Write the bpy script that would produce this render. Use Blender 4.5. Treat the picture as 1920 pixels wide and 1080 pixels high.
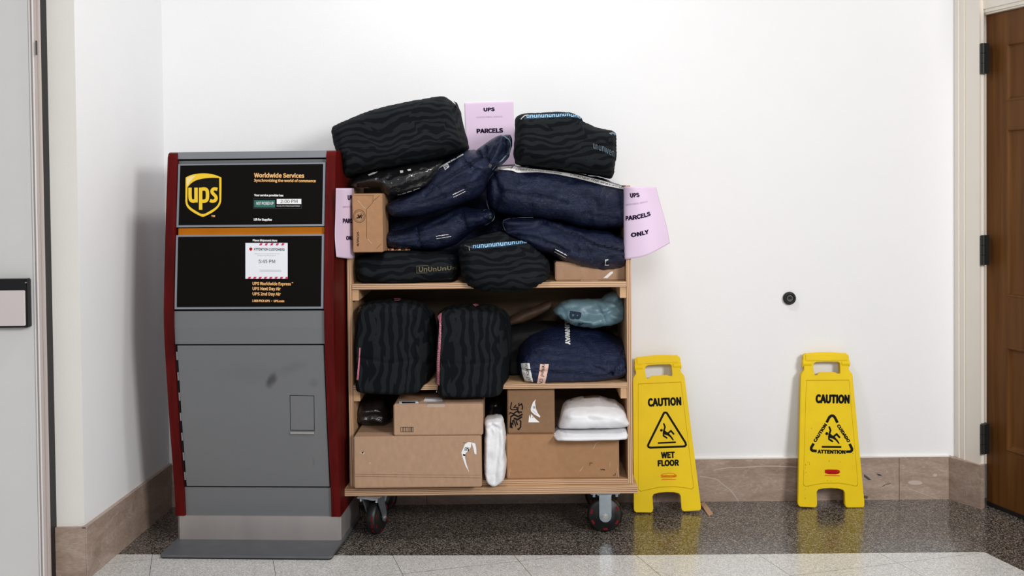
import bpy, bmesh, math, random
import numpy as np
from mathutils import Vector, Matrix, noise
from mathutils.bvhtree import BVHTree
from mathutils.geometry import delaunay_2d_cdt
R = math.radians
S = bpy.context.scene
C = S.collection
for o in list(bpy.data.objects):
    bpy.data.objects.remove(o)

# ------------------------------------------------------------------ camera
F = 2050.0; PX0, PY0 = 960.0, 396.0
CAMLOC = Vector((0, -4.75, 1.383))
pitch, roll = R(1.3), 0.0105
fwd = Vector((0, math.cos(pitch), -math.sin(pitch)))
up0 = Vector((0, math.sin(pitch), math.cos(pitch)))
rt0 = Vector((1, 0, 0))
rt = rt0*math.cos(roll) - up0*math.sin(roll)
up = up0*math.cos(roll) + rt0*math.sin(roll)
cd = bpy.data.cameras.new('camera'); cam = bpy.data.objects.new('camera', cd); C.objects.link(cam)
cd.sensor_width = 36; cd.lens = F/1920*36; cd.shift_y = -(540-PY0)/1920; cd.clip_start = .05
cam.matrix_world = Matrix(((rt.x, up.x, -fwd.x, CAMLOC.x), (rt.y, up.y, -fwd.y, CAMLOC.y), (rt.z, up.z, -fwd.z, CAMLOC.z), (0, 0, 0, 1)))
S.camera = cam

# ------------------------------------------------------------------ light
S.view_settings.view_transform = 'Standard'; S.view_settings.look = 'None'
S.view_settings.gamma = 1; S.view_settings.use_curve_mapping = False
S.view_settings.exposure = 0.0
w = bpy.data.worlds.new('world'); S.world = w; w.use_nodes = True
w.node_tree.nodes['Background'].inputs[0].default_value = (.93, .95, 1, 1)
w.node_tree.nodes['Background'].inputs[1].default_value = .33
def area(name, loc, target, sx, sy, power, col=(1, .985, .965)):
    l = bpy.data.lights.new(name, 'AREA'); l.shape = 'RECTANGLE'; l.size = sx; l.size_y = sy; l.energy = power; l.color = col
    o = bpy.data.objects.new(name, l); C.objects.link(o); o.location = loc
    o.rotation_euler = (Vector(target)-Vector(loc)).to_track_quat('-Z', 'Y').to_euler()
    return o
area('ceiling_and_fill_light', (-.12, -1.2, 3.0), (-.15, -1.0, 0), .32, .22, 19)
area('ceiling_and_fill_light', (3.3, -5.5, 2.8), (.2, 0, .4), 1.2, 1.2, 188)  # unseen fill lamp, added to even out the back and left walls
area('ceiling_and_fill_light', (.2, -6.2, 2.9), (0, 0, .3), 1.3, 1.3, 66, (.975, .98, 1))  # second added fill from the camera side, flattens the wall falloff

def ray(px, py):
    return (fwd + rt*((px-PX0)/F) + up*(-(py-PY0)/F))
def at(px, py, Y):
    d = ray(px, py); return CAMLOC + d*((Y-CAMLOC.y)/d.y)
def floor_at(px, py, z=0.0):
    d = ray(px, py); return CAMLOC + d*((z-CAMLOC.z)/d.z)
def planar(px, py, P, N):
    d = ray(px, py); return CAMLOC + d*((Vector(P)-CAMLOC).dot(N)/d.dot(N))

# ------------------------------------------------------------------ materials
MATS = {}
def nd(nt, typ, **kw):
    n = nt.nodes.new(typ)
    for k, v in kw.items():
        setattr(n, k, v)
    return n
def base_mat(name):
    m = bpy.data.materials.new(name); m.use_nodes = True
    nt = m.node_tree; b = nt.nodes['Principled BSDF']; MATS[name] = m
    tc = nd(nt, 'ShaderNodeTexCoord')
    return m, nt, b, tc
def ramp(nt, fac, stops, interp='LINEAR'):
    r = nd(nt, 'ShaderNodeValToRGB'); r.color_ramp.interpolation = interp
    el = r.color_ramp.elements
    while len(el) < len(stops): el.new(.5)
    for e, (p, c) in zip(el, stops):
        e.position = p; e.color = (*c, 1)
    nt.links.new(fac, r.inputs[0]); return r.outputs[0]
def mapping(nt, tc, rot=(0, 0, 0), scale=(1, 1, 1), out='Object'):
    mp = nd(nt, 'ShaderNodeMapping'); mp.inputs['Rotation'].default_value = rot; mp.inputs['Scale'].default_value = scale
    nt.links.new(tc.outputs[out], mp.inputs[0]); return mp.outputs[0]
def add_bump(nt, b, h, strength, dist=.002):
    bp = nd(nt, 'ShaderNodeBump'); bp.inputs['Strength'].default_value = strength; bp.inputs['Distance'].default_value = dist
    nt.links.new(h, bp.inputs['Height']); nt.links.new(bp.outputs[0], b.inputs['Normal'])
def tex_noise(nt, vec, scale, detail=3, rough=.5, dist=0):
    n = nd(nt, 'ShaderNodeTexNoise'); n.inputs['Scale'].default_value = scale; n.inputs['Detail'].default_value = detail
    n.inputs['Roughness'].default_value = rough; n.inputs['Distortion'].default_value = dist
    nt.links.new(vec, n.inputs['Vector']); return n.outputs[0]
def mat(name, col, rough=.6, metal=0, var=0, vs=8, stretch=(1, 1, 1), rot=(0, 0, 0), bump=0, bs=60, spec=.5, coat=0, bd=.002):
    m, nt, b, tc = base_mat(name)
    b.inputs['Roughness'].default_value = rough; b.inputs['Metallic'].default_value = metal
    b.inputs['Specular IOR Level'].default_value = spec; b.inputs['Coat Weight'].default_value = coat; b.inputs['Coat Roughness'].default_value = .1
    v = mapping(nt, tc, rot, stretch)
    c = Vector(col)
    n = tex_noise(nt, v, vs, 4)
    nt.links.new(ramp(nt, n, [(.3, c*(1-var)), (.7, c*(1+var))]), b.inputs['Base Color'])
    if bump:
        add_bump(nt, b, tex_noise(nt, v, bs, 3), bump, bd)
    return m
def h2l(h):
    return tuple((((int(h[i:i+2], 16)/255)+.055)/1.055)**2.4 if int(h[i:i+2], 16) > 10 else int(h[i:i+2], 16)/255/12.92 for i in (0, 2, 4))

mat('wall_paint', (.825, .825, .83), .75, bump=.25, bs=140, spec=.3, var=.006)
mat('beige_paint', (.83, .80, .75), .6, bump=.15, bs=160, spec=.3, var=.01)
mat('casing_paint', (.86, .80, .71), .45, spec=.4, var=.01, bump=.05)
mat('grey_door_paint', (.70, .695, .675), .5, var=.015, bump=.08, bs=200)
mat('frame_paint', (.52, .45, .42), .4, var=.02)
mat('frame_highlight', (.78, .76, .74), .4)  # lighter copy of the frame paint, edge highlights put into the colour
mat('rubber', (.008, .008, .008), .5, spec=.35)
mat('black_plastic', (.006, .006, .007), .35)
mat('push_plate', (.68, .615, .60), .4, var=.01)
mat('grey_metal', (.12, .12, .12), .4, .8)
mat('bronze', (.012, .013, .011), .45, .3)
def marble():
    m, nt, b, tc = base_mat('marble')
    b.inputs['Roughness'].default_value = .32
    v = mapping(nt, tc, (0, .25, .1), (1.0, 1.0, 3.0))
    n1 = tex_noise(nt, v, 3.5, 8, .62, 1.2)
    col = ramp(nt, n1, [(.25, (.24, .165, .125)), (.45, (.335, .245, .19)), (.6, (.40, .30, .24)), (.8, (.47, .37, .305))])
    n2 = tex_noise(nt, v, 2.1, 3, .5, 2.5)
    mm = nd(nt, 'ShaderNodeMath', operation='SUBTRACT'); nt.links.new(n2, mm.inputs[0]); mm.inputs[1].default_value = .5
    ab = nd(nt, 'ShaderNodeMath', operation='ABSOLUTE'); nt.links.new(mm.outputs[0], ab.inputs[0])
    vein = ramp(nt, ab.outputs[0], [(0, (.45, .45, .45)), (.010, (0, 0, 0))])
    mx = nd(nt, 'ShaderNodeMix', data_type='RGBA'); nt.links.new(vein, mx.inputs['Factor']); nt.links.new(col, mx.inputs['A']); mx.inputs['B'].default_value = (.55, .45, .40, 1)
    sp = tex_noise(nt, v, 60, 4)
    mx2 = nd(nt, 'ShaderNodeMix', data_type='RGBA', blend_type='MULTIPLY'); mx2.inputs['Factor'].default_value = 1
    nt.links.new(mx.outputs['Result'], mx2.inputs['A']); nt.links.new(ramp(nt, sp, [(.3, (.84, .84, .84)), (.7, (1.12, 1.12, 1.12))]), mx2.inputs['B'])
    nt.links.new(mx2.outputs['Result'], b.inputs['Base Color'])
marble()
def terrazzo(name, stops, joints=None):
    m, nt, b, tc = base_mat(name)
    b.inputs['Roughness'].default_value = .20; b.inputs['Specular IOR Level'].default_value = .5
    vo = nd(nt, 'ShaderNodeTexVoronoi'); vo.inputs['Scale'].default_value = 250
    nt.links.new(tc.outputs['Object'], vo.inputs['Vector'])
    sep = nd(nt, 'ShaderNodeSeparateColor'); nt.links.new(vo.outputs['Color'], sep.inputs[0])
    n = tex_noise(nt, tc.outputs['Object'], 260, 4, .7)
    ad = nd(nt, 'ShaderNodeMath', operation='ADD'); nt.links.new(sep.outputs[0], ad.inputs[0]); nt.links.new(n, ad.inputs[1])
    hf = nd(nt, 'ShaderNodeMath', operation='MULTIPLY'); nt.links.new(ad.outputs[0], hf.inputs[0]); hf.inputs[1].default_value = .5
    col = ramp(nt, hf.outputs[0], stops)
    if joints:
        P1, P2, sp = joints
        sx = nd(nt, 'ShaderNodeSeparateXYZ'); nt.links.new(tc.outputs['Object'], sx.inputs[0])
        lines = []
        for (a, bb, P) in (((1/1.0395), .2839/1.0395, P1), (-.2839/1.0395, 1/1.0395, P2)):
            m1 = nd(nt, 'ShaderNodeMath', operation='MULTIPLY'); nt.links.new(sx.outputs[0], m1.inputs[0]); m1.inputs[1].default_value = a/sp
            m2 = nd(nt, 'ShaderNodeMath', operation='MULTIPLY_ADD'); nt.links.new(sx.outputs[1], m2.inputs[0]); m2.inputs[1].default_value = bb/sp; nt.links.new(m1.outputs[0], m2.inputs[2])
            off = nd(nt, 'ShaderNodeMath', operation='SUBTRACT'); nt.links.new(m2.outputs[0], off.inputs[0]); off.inputs[1].default_value = (P[0]*a+P[1]*bb)/sp - .5
            fr = nd(nt, 'ShaderNodeMath', operation='FRACT'); nt.links.new(off.outputs[0], fr.inputs[0])
            s5 = nd(nt, 'ShaderNodeMath', operation='SUBTRACT'); nt.links.new(fr.outputs[0], s5.inputs[0]); s5.inputs[1].default_value = .5
            ab = nd(nt, 'ShaderNodeMath', operation='ABSOLUTE'); nt.links.new(s5.outputs[0], ab.inputs[0])
            lt = nd(nt, 'ShaderNodeMath', operation='LESS_THAN'); nt.links.new(ab.outputs[0], lt.inputs[0]); lt.inputs[1].default_value = .0022
            lines.append(lt.outputs[0])
        mxm = nd(nt, 'ShaderNodeMath', operation='MAXIMUM'); nt.links.new(lines[0], mxm.inputs[0]); nt.links.new(lines[1], mxm.inputs[1])
        mx = nd(nt, 'ShaderNodeMix', data_type='RGBA'); nt.links.new(mxm.outputs[0], mx.inputs['Factor']); nt.links.new(col, mx.inputs['A']); mx.inputs['B'].default_value = (.09, .085, .08, 1)
        col = mx.outputs['Result']
    nt.links.new(col, b.inputs['Base Color'])
terrazzo('terrazzo_dark', [(.25, (.010, .008, .007)), (.42, (.030, .025, .021)), (.53, (.085, .071, .060)), (.64, (.20, .172, .148)), (.78, (.40, .355, .31))])
J1 = floor_at(965, 1042.6); J2 = floor_at(880, 1062)
terrazzo('terrazzo_light', [(.22, (.42, .405, .385)), (.45, (.60, .585, .56)), (.55, (.69, .675, .65)), (.78, (.83, .815, .79))], (J1, J2, .4357))
def wood(name, c1, c2, rot=(0, 0, 0), stretch=(1, 1, .06), rough=.35, sc=30, spec=.4):
    m, nt, b, tc = base_mat(name)
    b.inputs['Roughness'].default_value = rough; b.inputs['Specular IOR Level'].default_value = spec
    v = mapping(nt, tc, rot, stretch)
    n = tex_noise(nt, v, sc, 6, .6, .4)
    nt.links.new(ramp(nt, n, [(.3, c1), (.7, c2)]), b.inputs['Base Color'])
    add_bump(nt, b, n, .08)
wood('door_wood', (.095, .034, .006), (.160, .064, .014), rough=.5, spec=.18)
wood('mahogany', (.050, .0015, .0015), (.125, .005, .004), rough=.5, sc=24, spec=.12)
wood('plywood_face', (.50, .30, .15), (.66, .42, .24), stretch=(.08, 1, 1), rough=.55, sc=22)
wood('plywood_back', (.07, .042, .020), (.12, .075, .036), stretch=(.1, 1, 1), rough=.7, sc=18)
def ply_edge(name, axis):
    m, nt, b, tc = base_mat(name)
    b.inputs['Roughness'].default_value = .6
    sx = nd(nt, 'ShaderNodeSeparateXYZ'); nt.links.new(tc.outputs['Object'], sx.inputs[0])
    n = tex_noise(nt, mapping(nt, tc, scale=(.3, 1, 1) if axis == 2 else (1, 1, .3)), 14, 2)
    k = nd(nt, 'ShaderNodeMath', operation='MULTIPLY_ADD'); nt.links.new(n, k.inputs[0]); k.inputs[1].default_value = .006; nt.links.new(sx.outputs[axis], k.inputs[2])
    s = nd(nt, 'ShaderNodeMath', operation='MULTIPLY'); nt.links.new(k.outputs[0], s.inputs[0]); s.inputs[1].default_value = 1/.0072
    f = nd(nt, 'ShaderNodeMath', operation='FRACT'); nt.links.new(s.outputs[0], f.inputs[0])
    nt.links.new(ramp(nt, f.outputs[0], [(.0, (.66, .44, .27)), (.5, (.60, .38, .22)), (.62, (.22, .11, .055)), (.92, (.26, .13, .07)), (1, (.64, .42, .25))]), b.inputs['Base Color'])
ply_edge('ply_edge_h', 2); ply_edge('ply_edge_v', 0)
mat('silver_paint', (.195, .20, .208), .42, .35, var=.03, vs=500, spec=.5)
mat('silver_trim', (.30, .31, .33), .35, .5)
mat('frame_grey', (.30, .32, .36), .35, .4)
mat('stainless', (.40, .365, .35), .4, .45, var=.10, vs=6, stretch=(1, 1, .3))
mat('base_grey', (.13, .135, .145), .45, .3, var=.08, vs=14)
mat('panel_black', (.0045, .004, .0035), .6, spec=.06)
mat('deep_black', (.003, .003, .003), .6, spec=.2)
mat('orange_paint', (.50, .15, .0), .5, spec=.2, var=.1, vs=5)
mat('gold_ink', (.80, .46, .05), .5)
mat('gold_logo', (.86, .56, .02), .45)
mat('peach_ink', (.86, .47, .17), .5)
mat('white_ink', (.85, .85, .85), .5)
mat('logo_brown', (.007, .006, .004), .5, spec=.12)
mat('green_label', (.02, .13, .10), .45)
mat('black_ink', (.006, .006, .007), .7, spec=.12)
mat('ink_violet', (.022, .008, .035), .8, spec=.1)
mat('faint_ink', (.38, .25, .40), .7)
mat('grey_ink', (.35, .35, .38), .7)
mat('pink_paper', (.76, .60, .765), .8, var=.015, vs=6, spec=.2)
mat('white_paper', (.80, .82, .87), .6)
mat('magenta_ink', (.62, .015, .10), .5)
mat('smudge', (.075, .077, .08), .45, .3)
mat('yellow_plastic', (.80, .56, .0), .5, var=.05, vs=9, bump=.15, bs=220, bd=.001, spec=.22)
mat('yellow_edge', (.60, .40, .0), .5, spec=.2)
mat('red_ink', (.42, .004, .004), .6, spec=.12)
mat('orange_ink', (.70, .11, .0), .6, spec=.12)
mat('cardboard', (.42, .265, .17), .8, var=.06, vs=60, spec=.2, bump=.06, bs=300, stretch=(1, 1, .5))
mat('cardboard_dark', (.25, .145, .08), .8, var=.07, vs=40, spec=.2, bump=.05, bs=300)
mat('cardboard_warm', (.37, .205, .105), .8, var=.06, vs=40, spec=.2, bump=.05, bs=300)
mat('card_line', (.16, .085, .045), .85, spec=.1)
mat('card_light', (.60, .45, .34), .7)
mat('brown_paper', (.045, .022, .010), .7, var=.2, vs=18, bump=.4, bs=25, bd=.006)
mat('clear_tape', (.45, .33, .25), .18, spec=.8)
mat('poly_white', (.80, .80, .815), .42, bump=.5, bs=22, bd=.008, spec=.5)
mat('poly_black', (.010, .010, .011), .22, bump=.8, bs=26, bd=.012, spec=.8)
mat('poly_dark', (.006, .006, .006), .6, bump=.4, bs=26, bd=.008, spec=.15)
mat('poly_blue', (.125, .215, .255), .4, bump=.6, bs=24, bd=.01)
mat('strap_white', (.80, .78, .76), .7)
mat('strap_pink', (.70, .46, .38), .7)
mat('webbing_pink', (.55, .16, .22), .8, bump=.4, bs=400)
mat('webbing_dark', (.006, .02, .045), .8)
mat('webbing_gold', (.045, .035, .018), .8)
mat('thread_cyan', (.30, .56, .78), .7)
mat('thread_orange', (.75, .40, .24), .7)
mat('thread_pink', (.80, .42, .45), .7)
mat('thread_gold', (.13, .108, .062), .8)
mat('thread_dim', (.12, .17, .21), .8)
mat('zip_metal', (.6, .58, .55), .3, .9)
mat('zinc', (.40, .46, .50), .36, .85, var=.12, vs=40)
mat('tyre', (.008, .008, .008), .45)
mat('wheel_red', (.16, .004, .008), .6, spec=.2)
mat('shim_wood', (.46, .28, .17), .7)
def zebra(name, ang, sc=8.0, dist=5.0, c1=(.0022, .0034, .0052), c2=(.0105, .0132, .0146)):
    m, nt, b, tc = base_mat(name)
    b.inputs['Roughness'].default_value = .9; b.inputs['Specular IOR Level'].default_value = .15
    b.inputs['Sheen Weight'].default_value = .0
    v = mapping(nt, tc, (0, ang, 0), (1, 1, 1))
    wv = nd(nt, 'ShaderNodeTexWave', wave_type='BANDS', bands_direction='Z'); wv.inputs['Scale'].default_value = sc
    wv.inputs['Distortion'].default_value = dist; wv.inputs['Detail'].default_value = 1.0; wv.inputs['Detail Scale'].default_value = 1.5
    wn = nd(nt, 'ShaderNodeTexNoise'); wn.inputs['Scale'].default_value = 7; wn.inputs['Detail'].default_value = 1; nt.links.new(v, wn.inputs['Vector'])
    wo = nd(nt, 'ShaderNodeVectorMath', operation='MULTIPLY_ADD'); nt.links.new(wn.outputs['Color'], wo.inputs[0]); wo.inputs[1].default_value = (.05, .05, .075); nt.links.new(v, wo.inputs[2])
    vm = nd(nt, 'ShaderNodeMapping'); vm.inputs['Scale'].default_value = (.55, .7, 1.6); nt.links.new(wo.outputs[0], vm.inputs[0])
    vc = nd(nt, 'ShaderNodeTexVoronoi', feature='SMOOTH_F1'); vc.inputs['Scale'].default_value = 12; vc.inputs['Smoothness'].default_value = .12; nt.links.new(vm.outputs[0], vc.inputs['Vector'])
    st = nd(nt, 'ShaderNodeVectorMath', operation='MULTIPLY_ADD'); nt.links.new(vc.outputs['Color'], st.inputs[0]); st.inputs[1].default_value = (0, 0, .024); nt.links.new(wo.outputs[0], st.inputs[2])
    nt.links.new(st.outputs[0], wv.inputs[0])
    n = tex_noise(nt, v, 500, 2)
    c = ramp(nt, wv.outputs[0], [(.46, c1), (.54, c2)])
    mx = nd(nt, 'ShaderNodeMix', data_type='RGBA', blend_type='MULTIPLY'); mx.inputs['Factor'].default_value = 1
    nt.links.new(c, mx.inputs['A']); nt.links.new(ramp(nt, n, [(.3, (.7, .7, .7)), (.7, (1.3, 1.3, 1.3))]), mx.inputs['B'])
    nt.links.new(mx.outputs['Result'], b.inputs['Base Color'])
    add_bump(nt, b, n, .3, .001)
    return m
def tarp(name, ang, col=(.0038, .0068, .026)):
    m, nt, b, tc = base_mat(name)
    b.inputs['Specular IOR Level'].default_value = .5; b.inputs['Specular Tint'].default_value = (.78, .85, 1, 1)
    v = mapping(nt, tc, (0, ang, 0), (1, 1, 1)); v2 = mapping(nt, tc, (0, ang, 0), (.22, 1, 1.3))
    n1 = tex_noise(nt, v, 60, 6, .72, 1.5); n2 = tex_noise(nt, v2, 42, 5, .7, .8)
    ad = nd(nt, 'ShaderNodeMath', operation='ADD'); nt.links.new(n1, ad.inputs[0]); nt.links.new(n2, ad.inputs[1])
    add_bump(nt, b, ad.outputs[0], 1.0, .0055)
    n3 = tex_noise(nt, v2, 60, 6, .75, 1.5); c = Vector(col)
    nt.links.new(ramp(nt, n3, [(.35, c*.75), (.55, c*1.2), (.72, c*3.0)]), b.inputs['Base Color'])
    nt.links.new(ramp(nt, n1, [(.3, (.24, .24, .24)), (.7, (.42, .42, .42))]), b.inputs['Roughness'])
    return m

# ------------------------------------------------------------------ object helpers
ORG = {}
def link(name, me, m, parent=None):
    o = bpy.data.objects.new(name, me); C.objects.link(o)
    if m: me.materials.append(MATS[m] if isinstance(m, str) else m)
    if parent is not None:
        o.parent = parent
    return o
def M(name, verts, faces, m, parent=None, smooth=False, org=None):
    """one mesh object; verts in world space"""
    if parent is not None: base = ORG[parent]
    elif org is not None: base = Vector(org)
    else: base = Vector((0, 0, 0))
    me = bpy.data.meshes.new(name)
    me.from_pydata([tuple(Vector(v)-base) for v in verts], [], [tuple(f) for f in faces]); me.update()
    if smooth: me.shade_smooth()
    o = link(name, me, m, parent)
    if parent is None: o.location = base
    ORG[o] = base
    return o
def B(name, bm, m, parent=None, smooth=False, org=None, fix=True):
    if fix: bmesh.ops.recalc_face_normals(bm, faces=bm.faces)
    bm.verts.index_update()
    vs = [v.co.copy() for v in bm.verts]; fs = [[v.index for v in f.verts] for f in bm.faces]; bm.free()
    return M(name, vs, fs, m, parent, smooth, org)
def tag(o, label, cat, group=None):
    o['label'] = label; o['category'] = cat
    if group: o['group'] = group
    return o
def thing(name, loc, label, cat, group=None):
    o = bpy.data.objects.new(name, None); C.objects.link(o); o.location = loc; o.empty_display_size = .05
    ORG[o] = Vector(loc); return tag(o, label, cat, group)
def struct(o): o['kind'] = 'structure'; return o
def box(bm, a, b, bev=0, mtx=None, seg=2):
    x0, x1 = sorted((a[0], b[0])); y0, y1 = sorted((a[1], b[1])); z0, z1 = sorted((a[2], b[2]))
    r = bmesh.ops.create_cube(bm, size=1, matrix=Matrix.Translation(((x0+x1)/2, (y0+y1)/2, (z0+z1)/2)) @ Matrix.Diagonal((x1-x0, y1-y0, z1-z0, 1)))
    vs = r['verts']
    if bev:
        es = list({e for v in vs for e in v.link_edges})
        rr = bmesh.ops.bevel(bm, geom=es, offset=bev, segments=seg, affect='EDGES')
        vs = list({v for f in rr['faces'] for v in f.verts} | {v for v in vs if v.is_valid})
    if mtx is not None: bmesh.ops.transform(bm, matrix=mtx, verts=vs)
    return vs
def Bx(name, a, b, m, parent=None, bev=0, mtx=None, org=None):
    bm = bmesh.new(); box(bm, a, b, bev, mtx); return B(name, bm, m, parent, org=org)
def cyl(bm, p, q, r, seg=20, r2=None):
    p, q = Vector(p), Vector(q); d = q-p
    mt = Matrix.Translation((p+q)/2) @ d.to_track_quat('Z', 'Y').to_matrix().to_4x4()
    return bmesh.ops.create_cone(bm, cap_ends=True, segments=seg, radius1=r, radius2=r if r2 is None else r2, depth=d.length, matrix=mt)['verts']
def extrude_poly(bm, pts, vec):
    vec = Vector(vec); n = len(pts)
    a = [bm.verts.new(p) for p in pts]; b = [bm.verts.new(Vector(p)+vec) for p in pts]
    bm.faces.new(a); bm.faces.new(b[::-1])
    for i in range(n): bm.faces.new((a[i], b[i], b[(i+1) % n], a[(i+1) % n]))

# --- 2D shapes in photo pixels (or any 2D frame): (verts, faces)
class Shape(tuple):
    parts = None
def merge(*sh):
    """several shapes in one: each a hair above the one before, so that they never share a plane"""
    V, Fc, L = [], [], 0
    for v, f in sh:
        k = len(V); V += [(p[0], p[1], (p[2] if len(p) > 2 else 0)+L) for p in v]; Fc += [[i+k for i in ff] for ff in f]
        L = max(p[2] for p in V)+1
    r = Shape((V, Fc)); r.parts = sh
    return r
TXT = {}
try:      # the sans that ships with Blender; the built-in font otherwise
    import os
    FONT = bpy.data.fonts.load(os.path.join(bpy.utils.system_resource('DATAFILES', path='fonts'), 'Noto Sans CJK Regular.woff2'))
except Exception:
    FONT = None
def text(s, bold=.02, shear=0, font=None):
    key = (s, bold, shear)
    if key in TXT: return TXT[key]
    c = bpy.data.curves.new('t', 'FONT'); c.body = s; c.size = 1; c.font = FONT or c.font; c.offset = 0; c.shear = shear; c.resolution_u = 3
    c.dimensions = '2D'; c.fill_mode = 'BOTH'
    o = bpy.data.objects.new('t', c); C.objects.link(o); bpy.context.view_layer.update()
    dg = bpy.context.evaluated_depsgraph_get()
    me = bpy.data.meshes.new_from_object(o.evaluated_get(dg))
    v = np.array([x.co[:2] for x in me.vertices]); f = [list(p.vertices) for p in me.polygons]
    bpy.data.objects.remove(o); bpy.data.curves.remove(c); bpy.data.meshes.remove(me)
    lay = [0]*len(v)
    if bold:      # heavier weight: ribbons along every letter's outline, each a hair above its neighbours
        cnt = {}
        for q in f:
            for i in range(len(q)):
                k = (min(q[i-1], q[i]), max(q[i-1], q[i])); cnt[k] = cnt.get(k, 0)+1
        V = list(map(tuple, v)); used = {}; f = [list(q) for q in f]
        for (i, j), n_ in cnt.items():
            if n_ != 1: continue
            a, b_ = v[i], v[j]; d = b_-a; L = np.hypot(*d)
            if L < 1e-6: continue
            d = d/L; m_ = np.array((-d[1], d[0]))*bold*.7; d = d*bold*.35; k = len(V)
            c_ = next(c for c in range(1, 9) if c not in used.get(i, ()) and c not in used.get(j, ()))
            used.setdefault(i, set()).add(c_); used.setdefault(j, set()).add(c_)
            V += [tuple(a-d-m_), tuple(b_+d-m_), tuple(b_+d+m_), tuple(a-d+m_)]; lay += [c_]*4; f.append([k, k+1, k+2, k+3])
        v = np.array(V)
    v = (v-v.min(0))/(v.max(0)-v.min(0)); v = [(x, y, l) for (x, y), l in zip(v, lay)]; TXT[key] = (v, f); return v, f
def T(s, cx, cy, wd, ht, ang=0, bold=.02, shear=0):
    """text whose ink box is wd x ht around (cx, cy); ang in degrees, counter-clockwise as seen"""
    v, f = text(s, bold, shear); a = R(ang); ca, sa = math.cos(a), math.sin(a); out = []
    for x, y, l in v:
        u = (x-.5)*wd; t = (y-.5)*ht
        out.append((cx+u*ca-t*sa, cy-(u*sa+t*ca), l))
    return out, f
def lerp_poly(pts, u):
    L = [0]
    for a, b in zip(pts, pts[1:]): L.append(L[-1]+math.hypot(b[0]-a[0], b[1]-a[1]))
    s = u*L[-1]
    for i in range(len(pts)-1):
        if s <= L[i+1] or i == len(pts)-2:
            t = (s-L[i])/max(1e-9, L[i+1]-L[i]); return (pts[i][0]+(pts[i+1][0]-pts[i][0])*t, pts[i][1]+(pts[i+1][1]-pts[i][1])*t)
def TP(s, top, bot, u0=0, u1=1, v0=.2, v1=.8, bold=.02, shear=0):
    v, f = text(s, bold, shear); out = []
    for x, y, l in v:
        u = u0+(u1-u0)*x; t = v0+(v1-v0)*(1-y); a = lerp_poly(top, u); b = lerp_poly(bot, u)
        out.append((a[0]+(b[0]-a[0])*t, a[1]+(b[1]-a[1])*t, l))
    return out, f
def band(top, bot, n=24, k=3):
    V, Fc = [], []
    for i in range(n+1):
        a = lerp_poly(top, i/n); b = lerp_poly(bot, i/n)
        for j in range(k+1): V.append((a[0]+(b[0]-a[0])*j/k, a[1]+(b[1]-a[1])*j/k))
    for i in range(n):
        for j in range(k):
            q = i*(k+1)+j; Fc.append([q, q+1, q+k+2, q+k+1])
    return V, Fc
def rect(x0, y0, x1, y1, n=1, k=1): return band([(x0, y0), (x1, y0)], [(x0, y1), (x1, y1)], n, k)
def poly(pts):
    v2 = [Vector(p) for p in pts]; n = len(pts)
    r = delaunay_2d_cdt(v2, [(i, (i+1) % n) for i in range(n)], [], 1, 1e-7)
    return [tuple(v) for v in r[0]], [list(f) for f in r[2]]
def disc(cx, cy, rx, ry=None, n=24):
    ry = ry or rx
    return [(cx+rx*math.cos(i*2*math.pi/n), cy+ry*math.sin(i*2*math.pi/n)) for i in range(n)], [list(range(n))]
def stroke(pts, wd, closed=False, cap=False):
    """ribbon along a polyline with mitred joints"""
    P = [Vector(p) for p in pts]; n = len(P); V = []; Fc = []
    for i in range(n):
        a = P[i-1] if (i > 0 or closed) else None; b = P[(i+1) % n] if (i < n-1 or closed) else None
        d1 = (P[i]-a).normalized() if a is not None else None; d2 = (b-P[i]).normalized() if b is not None else None
        d1 = d1 if d1 is not None else d2; d2 = d2 if d2 is not None else d1
        t = (d1+d2); t = t.normalized() if t.length > 1e-6 else d1
        nn = Vector((-t.y, t.x)); k = 1/max(.45, nn.dot(Vector((-d1.y, d1.x))))
        V.append(tuple(P[i]+nn*wd/2*k)); V.append(tuple(P[i]-nn*wd/2*k))
    for i in range(n if closed else n-1):
        a, b = i*2, ((i+1) % n)*2; Fc.append([a, a+1, b+1, b])
    out = (V, Fc)
    if cap: out = merge(out, disc(*P[0], wd/2), disc(*P[-1], wd/2))
    return out
def smooth_pts(pts, it=2, closed=True):
    for _ in range(it):
        q = []; n = len(pts)
        rng = range(n) if closed else range(n-1)
        for i in rng:
            a, b = pts[i], pts[(i+1) % n]
            q.append((a[0]*.75+b[0]*.25, a[1]*.75+b[1]*.25)); q.append((a[0]*.25+b[0]*.75, a[1]*.25+b[1]*.75))
        pts = q if closed else [pts[0]]+q+[pts[-1]]
    return pts
class Surf:
    """where a photo pixel's sight line meets a real surface (mesh object or plane)"""
    def __init__(s, objs=None, plane=None):
        s.plane = plane; s.b = []
        for o in (objs or []):
            base = ORG[o]
            s.b.append(BVHTree.FromPolygons([v.co+base for v in o.data.vertices], [tuple(p.vertices) for p in o.data.polygons]))
        s.last = None
    def __call__(s, px, py, eps=.0008):
        d = ray(px, py).normalized(); best = None
        if s.plane is not None:
            P, N = s.plane; h = CAMLOC + d*((Vector(P)-CAMLOC).dot(N)/d.dot(N)); n = Vector(N)
            best = (h, n)
        for b in s.b:
            h, n, i, t = b.ray_cast(CAMLOC, d)
            if h is not None and (best is None or (h-CAMLOC).length < (best[0]-CAMLOC).length): best = (h, n)
        if best is None:
            if s.last is None: return at(px, py, -.4)
            return at(px, py, s.last)
        s.last = best[0].y
        n = best[1]
        if n.dot(d) > 0: n = -n
        return best[0] + n*eps
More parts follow.
